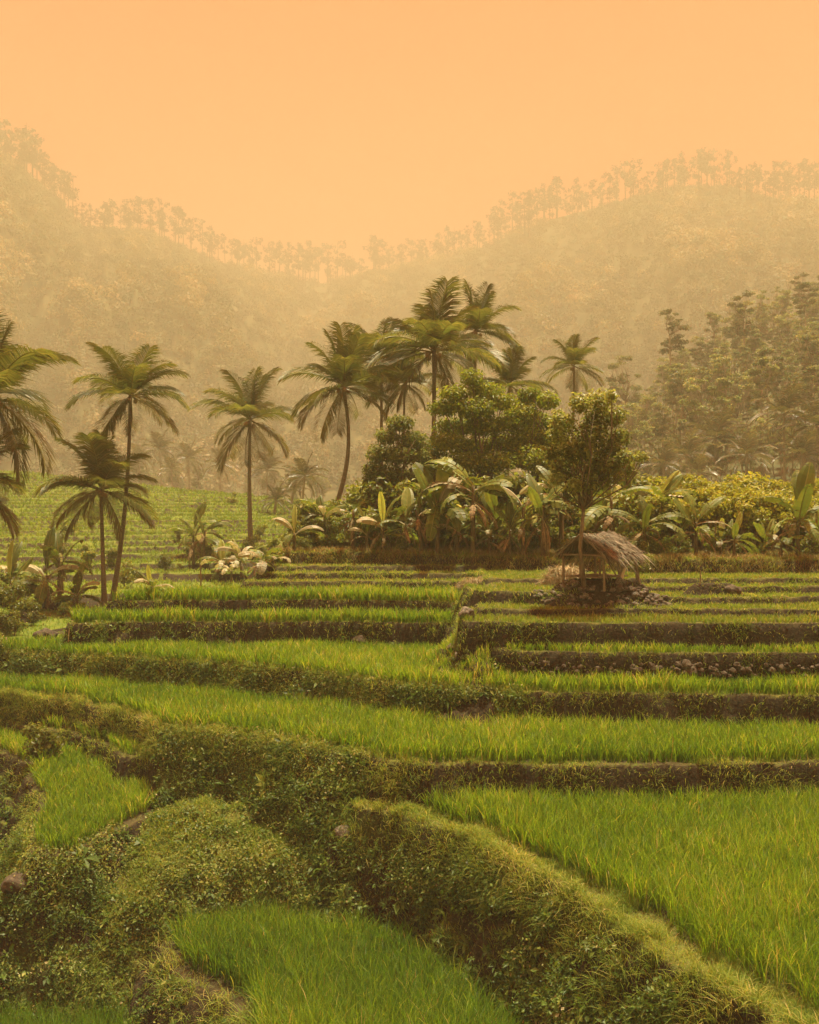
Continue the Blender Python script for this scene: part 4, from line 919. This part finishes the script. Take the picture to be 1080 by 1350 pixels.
g = np.random.default_rng(12)
pts = []
for i in range(60):
    px = g.uniform(470, 870); d = g.uniform(46.5, 53); pts.append((X(px, d), d, g.uniform(2., 3.6)))
for i in range(95):
    px = g.uniform(375, 865); d0 = grove_edge(X(px, 43)) + .4; d = d0 + g.uniform(0, 5.5); pts.append((X(px, d), d, g.uniform(.35, .95) + (d - d0) * .26))
scatter('shrub', SH, 'leafy shrub in the tangle of undergrowth below the banana grove', 'shrub', 'shrubs in the undergrowth of the banana grove', pts)
pts = []
for d in np.arange(45.5, 54, .75):
    for px in np.arange(868, 1120, 19): pts.append((X(px + g.normal(0, 5), d), d + g.normal(0, .2), float(np.clip(2.25 + .5 * fbm(np.array(px * .012), np.array(d * .5), 9) + g.normal(0, .28), 1.4, 3.3)) + (d - 45) * .09))
scatter('cassava_plant', CS, 'yellow green cassava plant in the dense field right of the hut', 'cassava plant', 'cassava plants in the field right of the hut', pts)
pts = [(X(px, d), d, h) for px, d, h in [(20, d_for(20, 838, 30, 50), 1.), (5, d_for(5, 845, 30, 50), 1.2), (45, d_for(45, 825, 30, 50), 1.0), (28, d_for(28, 815, 30, 55), 1.5), (-20, d_for(-20, 830, 30, 50), 1.6), (85, d_for(85, 815, 30, 50), .9), (60, d_for(60, 805, 30, 50), 1.4), (-40, 38, 1.4), (0, d_for(0, 860, 30, 50), .7), (110, d_for(110, 812, 30, 50), .7), (-15, d_for(-15, 850, 30, 50), .9), (35, d_for(35, 800, 30, 55), 1.6), (95, d_for(95, 800, 30, 55), 1.1), (5, d_for(5, 800, 30, 55), 1.7)]]
scatter('shrub', SH, 'green shrub in the bushy corner at the left edge beside the thick rice', 'shrub', 'shrubs in the bushy corner at the left edge', pts)
pts = [(X(px, d), d, h) for px, d, h in [(250, d_for(250, 742, 36, 110), 1.4), (275, d_for(275, 745, 36, 110), 1.5), (262, d_for(262, 738, 36, 110), 1.8), (330, d_for(330, 735, 36, 110), 1.8), (345, d_for(345, 740, 36, 110), 1.5), (365, d_for(365, 745, 36, 110), 1.2), (310, d_for(310, 742, 36, 110), 1.4), (285, d_for(285, 760, 36, 110), .8)]]
scatter('shrub', SH, 'dark shrub among the silvery plants and valley bananas', 'shrub', 'shrubs around the silvery plants in the left valley', pts)
pts = [(X(px, d), d, h) for px, d, h in [(868, 42.2, .8), (880, 43, .9), (898, 43.4, 1.), (940, 43.4, 1.2), (985, 43.3, 1.1), (1005, 42.6, .8), (1070, 42.6, 1.2), (905, 42.4, .7), (842, 39.5, 1.1), (852, 40.6, .9)]]
scatter('shrub', SH, 'low shrub on the grassy bank in front of the cassava field', 'shrub', 'shrubs on the bank before the cassava field', pts)
scatter('shrub', SH[:3], 'low weedy shrub beside the boulders where the thick rice ends', 'shrub', 'weedy shrubs by the boulders', [(1.35, 30.0, .5), (1.5, 30.7, .45), (1.75, 29.8, .4)])
pts = []
for i in range(26):
    px = g.uniform(-20, 430); d = g.uniform(60, 128)
    if terrain(np.array([X(px, d)]), np.array([d]))[1][0] == IDX['valley']: pts.append((X(px, d), d, g.uniform(.7, 1.9)))
scatter('shrub', SH, 'small bush on a bund of the distant valley terraces', 'shrub', 'bushes on the distant valley terraces', pts)

# ------------------------------------------------------------------ rocks, wall, heaps
def rock_mesh(seed, mat, sub=3):
    g = random.Random(seed); bm = bmesh.new(); bmesh.ops.create_icosphere(bm, subdivisions=sub, radius=.5)
    o = Vector((g.uniform(0, 50), g.uniform(0, 50), g.uniform(0, 50)))
    from mathutils import noise as mn
    planes = [Vector((g.gauss(0, 1), g.gauss(0, 1), g.gauss(0, 1))).normalized() for _ in range(9)]
    for v in bm.verts:
        n = v.co.normalized(); r = .5
        for p in planes:
            c = n.dot(p)
            if c > .55: r = min(r, .36 / c)
        r *= 1 + .22 * mn.noise(n * 1.6 + o) + .12 * mn.noise(n * 5 + o) + .05 * mn.noise(n * 11 + o)
        v.co = n * r; v.co.z *= .8
    me = bpy.data.meshes.new('rock'); bm.to_mesh(me); bm.free(); me.materials.append(M[mat])
    me.polygons.foreach_set('use_smooth', [True] * len(me.polygons)); return me
RK = [rock_mesh(i, 'rock' if i < 4 else 'rock_dark') for i in range(7)]
def rock(label, px, d, w, asp=(1, 1, 1), sink=.3, me=None, rz=0, group=None, x=None, dz=0):
    xx = X(px, d) if x is None else x
    o = link('rock', me or RK[random.randrange(7)], None, (xx, d, gz(xx, d) + w * asp[2] * (.4 - sink) + dz)); o.scale = (w * asp[0], w * asp[1], w * asp[2]); o.rotation_euler = (random.gauss(0, .2), random.gauss(0, .2), rz)
    return tag(o, label, 'rock', group)
rock('pair of rounded boulders top stone at the edge where the thick rice ends', 614, 31.0, .62, (1, .9, .9), .1, RK[0], 1)
rock('flat brown stone lying in the grass left of the two round boulders', 598, 31.4, .5, (1.2, .9, .6), .25, RK[5], 1.3)
rock('smaller round boulder below the other at the end of the thick rice', 606, 30.35, .42, (1, .9, .9), .1, RK[1], 2)
rock('pale stone lump embedded in the overgrown bank below its crest', 455, d_for(455, 1112, 20, 26), .5, (1, .8, .8), .3, RK[2], .4, dz=.1)
rock('large brown rock on the bank under the bushes at the left', 62, d_for(62, 842, 28, 40), .95, (1.1, .8, .8), .28, RK[5], .2)
rock('brown rock on the bare bank at the lower left edge', 22, d_for(22, 1170, 20, 30), .8, (1, .8, .9), .45, RK[6], .5)
rock('pale rock set in the brown bank between the two rice terraces', 475, 36.45, .7, (1, .6, .8), .35, RK[4], .1)
rock('dark rock at the right end of the low earth mound', 968, 34.6, .7, (1, .8, .7), .2, RK[5], .1)
g = np.random.default_rng(64)
for i in range(240):
    a = g.uniform(0, 6.28); q = math.sqrt(g.uniform(.2, 1.05)); x = 6.55 + 2.3 * q * math.cos(a); y = 33.6 + 1.3 * q * math.sin(a)
    if y > 34.2: continue
    w = g.uniform(.08, .3) * (1.35 if g.random() < .12 else 1)
    rock('rough stone on the rubble mound that carries the field hut', 0, y, w, (1, 1, .85), .4, RK[int(g.integers(7))], g.uniform(0, 6), 'stones on the rubble mound under the hut', x)
# dry stone facing of the terrace on the right
def stone_wall():
    mb = MB(); g = np.random.default_rng(31); base = []
    for me in RK[:5]:
        v = np.zeros(len(me.vertices) * 3); me.vertices.foreach_get('co', v); f = np.array([p.vertices[:] for p in me.polygons]); base.append((v.reshape(-1, 3), f))
    for x in np.arange(3.4, 14.5, .13):
        for lvl in (0, 1, 2):
            if g.random() < (.55 if x < 6 else .34): continue
            v, f = base[int(g.integers(5))]; w = g.lognormal(math.log(.16), .35); a = g.uniform(0, 6.28); c, s = math.cos(a), math.sin(a)
            yb = float(np.interp(x, [3.2, 5, 8, 11.6], [29.26, 29.02, 28.92, 28.87])) - .07 + (lvl - 1) * .03 + g.normal(0, .02); V = (v @ np.array([[c, s, 0], [-s, c, 0], [0, 0, 1]])) * w + np.array([x + g.normal(0, .05), yb, CZ - 4.62 + lvl * .11 - .1 + g.normal(0, .03)])
            mb.add(V, None, f, g.random())
    tag(link('stone_wall', mb.mesh('stone_wall', [M['rock_dark']], True)), 'low dry stone facing of rough brown stones below the short rice at the right', 'stone wall')
stone_wall()
def heap(name, label, px, d, w, h, seed):
    g = np.random.default_rng(seed); x = X(px, d); z = gz(x, d); root = thing(name, label, 'straw heap', (x, d, z - .05))
    n = 12; m = 24; V = []; 
    for i in range(n):
        f = i / (n - 1); rr = w / 2 * math.sin(f * PI / 2) ** .9
        for j in range(m):
            a = 2 * PI * j / m; q = 1 + .12 * g.normal(); V.append((rr * math.cos(a) * q, rr * math.sin(a) * q * .8, h * math.cos(f * PI / 2) * (1 + .06 * g.normal())))
    Q = [(i * m + j, i * m + (j + 1) % m, (i + 1) * m + (j + 1) % m, (i + 1) * m + j) for i in range(n - 1) for j in range(m)]
    mb = MB(); mb.add(V, Q, None, .4); link('mound', mb.mesh('mound', [M['straw']], True), root)
    k = 1500; a = g.uniform(0, 6.28, k); f = np.arccos(g.random(k)) / (PI / 2); rr = w / 2 * np.sin(f * PI / 2) ** .9 * 1.02
    P = np.stack([rr * np.cos(a), rr * np.sin(a) * .8, h * np.cos(f * PI / 2) * 1.02], -1)
    Vb, Qb, Tb, Rb = blades(P, g.uniform(.1, .28, k), np.full(k, .016), 1.2, .9, a + g.normal(0, .5, k), g.random(k))
    link('straw', make_mesh('straw', Vb, [Qb, Tb], [M['straw']], {'rnd': Rb}), root)
heap('straw_heap', 'small rounded straw heap on the golden terrace below the banana grove', 628, 38.9, 1.35, .5, 1)
heap('straw_heap', 'grey straw heap just behind the left posts of the hut', 745, 36.4, 1.7, .8, 2)
# dry twiggy bush and stakes
def twigs(label, px, d, h, n, seed, name='dry_bush'):
    g = np.random.default_rng(seed); mb = MB()
    for i in range(n):
        a = g.uniform(0, 6.28); e = g.uniform(.5, 1.4); tp = np.array([math.cos(a) * math.cos(e), math.sin(a) * math.cos(e), math.sin(e)]) * h * g.uniform(.6, 1); mid = tp * .5 + g.normal(0, .04, 3)
        V, Q, T = tube([(0, 0, -.05), mid, tp], [.014, .010, .004], 4); mb.add(V, Q, T)
        for q in range(3):
            V, Q, T = tube([mid, mid + g.normal(0, .12, 3) + [0, 0, .08]], [.006, .003], 3); mb.add(V, Q, T)
    x = X(px, d); tag(link(name, mb.mesh(name, [M['wood']]), None, (x, d, gz(x, d))), label, 'dry bush')
twigs('leafless brown bush at the edge of the rice above the mossy bank', 398, 30.6, .75, 34, 3)
def stake(label, px, d, h, lean, r=.03, mat='wood', name='stake', x=None, z=None):
    x = X(px, d) if x is None else x; mb = MB(); V, Q, T = tube([(0, 0, -.1), (lean * .5, 0, h * .5), (lean, .02, h)], [r, r * .9, r * .8], 7); mb.add(V, Q, T)
    return tag(link(name, mb.mesh(name, [M[mat]]), None, (x, d, gz(x, d) if z is None else z)), label, 'stake')
stake('thin upright stick on the low earth mound right of the hut', 923, 34.8, .5, .03, .02)
stake('short pale stick at the foot of the bank at the far left', 12, d_for(12, 858, 28, 42), .5, -.12, .03, 'pale_wood')
stake('short stick in the rice by the brown bank at the left', 90, d_for(90, 848, 28, 42), .45, .05, .022, 'pale_wood')
stake('thin pole standing beside the valley banana clump', 266, 40.2, 2.2, -.05, .035)
stake('thin straight pole before the cassava between two bananas', 943, 43, 1.6, .02, .03)
stake('bare thin trunk pole right of the fresh green banana leaves', 742, 42.6, 1.9, .03, .04)
stake('pale cut log leaning on the stones under the hut eave', 818, 33.1, .42, .16, .06, 'pale_wood', 'log')

# ------------------------------------------------------------------ field hut
def hut():
    d = 33.9; cx, cy = X(790, d), d; z0 = CZ - 2.42
    root = thing('field_hut', 'small open hut with shaggy thatched roof on posts, standing on a rubble mound', 'hut', (cx, cy, z0))
    rd = np.array([.76, .65, 0.]); gd = np.array([.65, -.76, 0.])      # ridge and gable directions
    hw = .98; hl = .9; zr = 1.6; ze = .92
    P = lambda a, b, z: rd * a + gd * b + np.array([0, 0, z])
    def slope(name, s):
        mb = MB(); n = 9; m = 14; top = []; bot = []
        g = np.random.default_rng(10 + (s > 0))
        for i in range(n):
            f = i / (n - 1)
            for j in range(m):
                a = -hl * 1.08 + 2.16 * hl * j / (m - 1); b = s * hw * 1.08 * f; z = zr - (zr - ze) * (f ** 1.08) + .04 * g.normal() - .07 * math.sin(j * .5)
                top.append(P(a, b, z + .09)); bot.append(P(a, b, z - .05))
        V = np.array(top + bot); q = []
        for i in range(n - 1):
            for j in range(m - 1):
                k = i * m + j; q.append((k, k + 1, k + m + 1, k + m)); k += n * m; q.append((k, k + m, k + m + 1, k + 1))
        e = n * m
        for j in range(m - 1): q.append((j, j + e, j + 1 + e, j + 1)); k = (n - 1) * m + j; q.append((k, k + 1, k + 1 + e, k + e))
        for i in range(n - 1): k = i * m; q.append((k, k + m, k + m + e, k + e)); k = i * m + m - 1; q.append((k, k + e, k + m + e, k + m))
        mb.add(V, q, None, .35)
        k = 2600; f = g.random(k) ** .8; a = g.uniform(-1.1, 1.1, k) * hl; b = s * hw * f; z = zr - (zr - ze) * f + .10
        A = rd * a[:, None] + gd * b[:, None] + np.array([0, 0, 1.]) * z[:, None]
        dn = gd * s * hw - np.array([0, 0, zr - ze]); dn /= np.linalg.norm(dn)
        dirs = dn + g.normal(0, .24, (k, 3)) + np.array([0, 0, -.12]) * f[:, None]; L = g.lognormal(math.log(.34), .4, k)[:, None]; w = .012
        sd = rd * w + g.normal(0, .003, (k, 3))
        mid = A + dirs * L * .5 + np.array([0, 0, .02]); tip = A + dirs * L + np.array([0, 0, -.06]) * g.random((k, 1))
        Vb = np.stack([A - sd, A + sd, mid - sd, mid + sd, tip], 1).reshape(-1, 3); bb = (np.arange(k) * 5)[:, None]
        mb.add(Vb, bb + np.array([0, 1, 3, 2]), bb + np.array([2, 3, 4]), np.repeat(g.random(k), 5))
        link('thatch', mb.mesh('thatch', [M['thatch']]), root)
    slope('thatch', 1); slope('thatch', -1)
    def pole(name, a, b, r=.035, mat='wood'):
        mb = MB(); a = np.array(a); b = np.array(b); V, Q, T = tube([a, (a + b) / 2 + .02, b], [r, r * .95, r * .85], 7); mb.add(V, Q, T); link(name, mb.mesh(name, [M[mat]]), root)
    for a, b, r, off in ((-hl * .95, -hw * .9, .05, .0), (-hl * .95, hw * .85, .045, .05), (hl * .9, hw * .9, .055, .1), (hl * .7, hw * .95, .04, .28), (hl * .9, -hw * .85, .05, 0), (0, -hw * .9, .04, .05), (0, 0.1, .04, -.1), (.25, .55, .045, .12)):
        t = P(a, b, ze + .12 + (.5 if abs(b) < .2 else 0)); f = P(a, b, -.25); f[0] += off; pole('post', f, t, r)
    pole('ridge_pole', P(-hl * 1.15, 0, zr - .05), P(hl * 1.1, 0, zr - .05), .04)
    for s in (-1, 1):
        pole('eave_beam', P(-hl * 1.05, s * hw * .92, ze + .02), P(hl * 1.05, s * hw * .92, ze + .02), .035)
        pole('rafter', P(-hl * 1.12, s * hw * 1.1, ze - .06), P(-hl * 1.12, 0, zr + .08), .032)
    pole('tie_beam', P(-hl * .98, -hw, ze + .03), P(-hl * .98, hw, ze + .03), .04)
    pole('tie_beam', P(hl * .95, -hw, ze + .03), P(hl * .95, hw, ze + .03), .04)
    for (a0, b0, z0_, a1, b1, z1) in ((-.6, .9, -.2, -.2, .3, .75), (-.3, .95, -.3, .1, .9, .6), (.1, .9, -.2, -.3, .6, .8), (.5, .2, -.1, .3, .9, .7)):
        pole('brace', P(a0, b0, z0_), P(a1, b1, z1), .03)
    # bench platform of planks
    for i in range(5):
        b = -.75 + .28 * i; mb = MB(); V = []
        for zz in (.2, .245):
            for a, bb in ((-.85, b), (.8, b), (.8, b + .25), (-.85, b + .25)): V.append(P(a, bb, zz))
        mb.add(V, [(0, 3, 2, 1), (4, 5, 6, 7), (0, 1, 5, 4), (1, 2, 6, 5), (2, 3, 7, 6), (3, 0, 4, 7)]); link('bench_plank', mb.mesh('bench_plank', [M['wood']]), root)
hut()
# shed whose pale sheet roof shows between the bananas
def shed():
    d = 47; x0, x1 = X(856, d), X(912, d); z = Z(653, d); cx = (x0 + x1) / 2; bz = gz(cx, d); root = thing('shed', 'shed with a pale metal sheet roof showing as a white strip between bananas and cassava', 'shed', (cx, d, bz))
    hw = (x1 - x0) / 2; h = z - bz
    mb = MB(); n = 40; V = []
    for i in range(n):
        x = -hw - .1 + (2 * hw + .2) * i / (n - 1); r = .018 * math.sin(i * 1.6)
        for y, zz in ((-.9, h - .05 - .10 * (x / hw)), (1.1, h + .16 - .10 * (x / hw))): V += [(x, y, zz + r), (x, y, zz + r - .012)]
    q = []
    for i in range(n - 1):
        k = i * 4; q += [(k, k + 4, k + 6, k + 2), (k + 1, k + 3, k + 7, k + 5), (k, k + 1, k + 5, k + 4), (k + 2, k + 6, k + 7, k + 3)]
    mb.add(V, q); link('roof', mb.mesh('roof', [M['sheet']]), root)
    for sx in (-1, 1):
        for y, zz in ((-.7, h - .08), (.9, h + .02)):
            mb = MB(); V, Q, T = tube([(sx * hw * .9, y, -.2), (sx * hw * .9, y, zz - .1 * sx * .9)], [.05, .05], 7); mb.add(V, Q, T); link('post', mb.mesh('post', [M['wood']]), root)
    mb = MB(); V = []
    for y in (.78, .82):
        for a, b in ((-hw * .88, 0), (hw * .88, 0), (hw * .88, h - .15), (-hw * .88, h - .05)): V.append((a, y, b))
    mb.add(V, [(0, 1, 2, 3), (4, 7, 6, 5), (0, 4, 5, 1), (1, 5, 6, 2), (2, 6, 7, 3), (3, 7, 4, 0)]); link('wall', mb.mesh('wall', [M['wood']]), root)
shed()

# ------------------------------------------------------------------ air
HAZE_DENSITY = .00100
def haze():
    bm = bmesh.new(); bmesh.ops.create_cube(bm, size=1.); me = bpy.data.meshes.new('haze'); bm.to_mesh(me); bm.free()
    o = link('haze', me); z0, z1 = CZ - 14., 462.; o.location = (0, 800, (z0 + z1) / 2); o.scale = (4600, 3200, z1 - z0); tag(o, kind='stuff')
    m, nt, N, L = nmat('haze_air'); v = N.new('ShaderNodeVolumePrincipled'); v.inputs['Color'].default_value = (1.,1.,.80, 1); v.inputs['Density'].default_value = HAZE_DENSITY
    v.inputs['Anisotropy'].default_value = -.5
    out = N.new('ShaderNodeOutputMaterial'); L.new(v.outputs[0], out.inputs['Volume']); me.materials.append(m)
haze()

# ------------------------------------------------------------------ light, sky, camera
EL, AZ = math.radians(74), math.radians(28)
sun = bpy.data.lights.new('sun', 'SUN'); sun.energy = 5.0; sun.angle = math.radians(4); sun.color = (1.,.97,.66)
so = bpy.data.objects.new('sun', sun); COL.objects.link(so)
sv = Vector((math.sin(AZ) * math.cos(EL), math.cos(AZ) * math.cos(EL), math.sin(EL)))
so.rotation_euler = sv.to_track_quat('Z', 'Y').to_euler(); so.location = (0, 0, 60)
w = bpy.data.worlds.new('World'); scene.world = w; w.use_nodes = True
N, L = w.node_tree.nodes, w.node_tree.links; N.clear()
sky = N.new('ShaderNodeTexSky'); sky.sky_type = 'NISHITA'; sky.sun_disc = False; sky.sun_elevation = EL; sky.sun_rotation = AZ; sky.dust_density = 6; sky.air_density = 1
mul = N.new('ShaderNodeMix'); mul.data_type = 'RGBA'; mul.blend_type = 'MULTIPLY'; mul.inputs['Factor'].default_value = 1
L.new(sky.outputs[0], mul.inputs['A']); mul.inputs['B'].default_value = (3.2,.22,.0, 1)      # dust laden orange air
bg = N.new('ShaderNodeBackground'); bg.inputs['Strength'].default_value = .032
L.new(mul.outputs['Result'], bg.inputs[0]); wo = N.new('ShaderNodeOutputWorld'); L.new(bg.outputs[0], wo.inputs['Surface'])

cam = bpy.data.cameras.new('camera'); co = bpy.data.objects.new('camera', cam); COL.objects.link(co)
co.location = (0, 0, CZ); co.rotation_euler = (PI / 2, 0, 0)
cam.sensor_fit = 'VERTICAL'; cam.sensor_height = 36; cam.lens = F / 1350 * 36; cam.clip_end = 4000; cam.clip_start = .1
scene.camera = co
scene.view_settings.view_transform = 'Standard'; scene.view_settings.look = 'None'; scene.view_settings.exposure = 1.44; scene.view_settings.gamma = 1
scene.render.engine = 'CYCLES'
c = scene.cycles
c.use_denoising = True; c.max_bounces = 6; c.diffuse_bounces = 3; c.glossy_bounces = 2; c.transmission_bounces = 3; c.volume_bounces = 2; c.transparent_max_bounces = 8
c.use_fast_gi = False; c.sample_clamp_indirect = 6
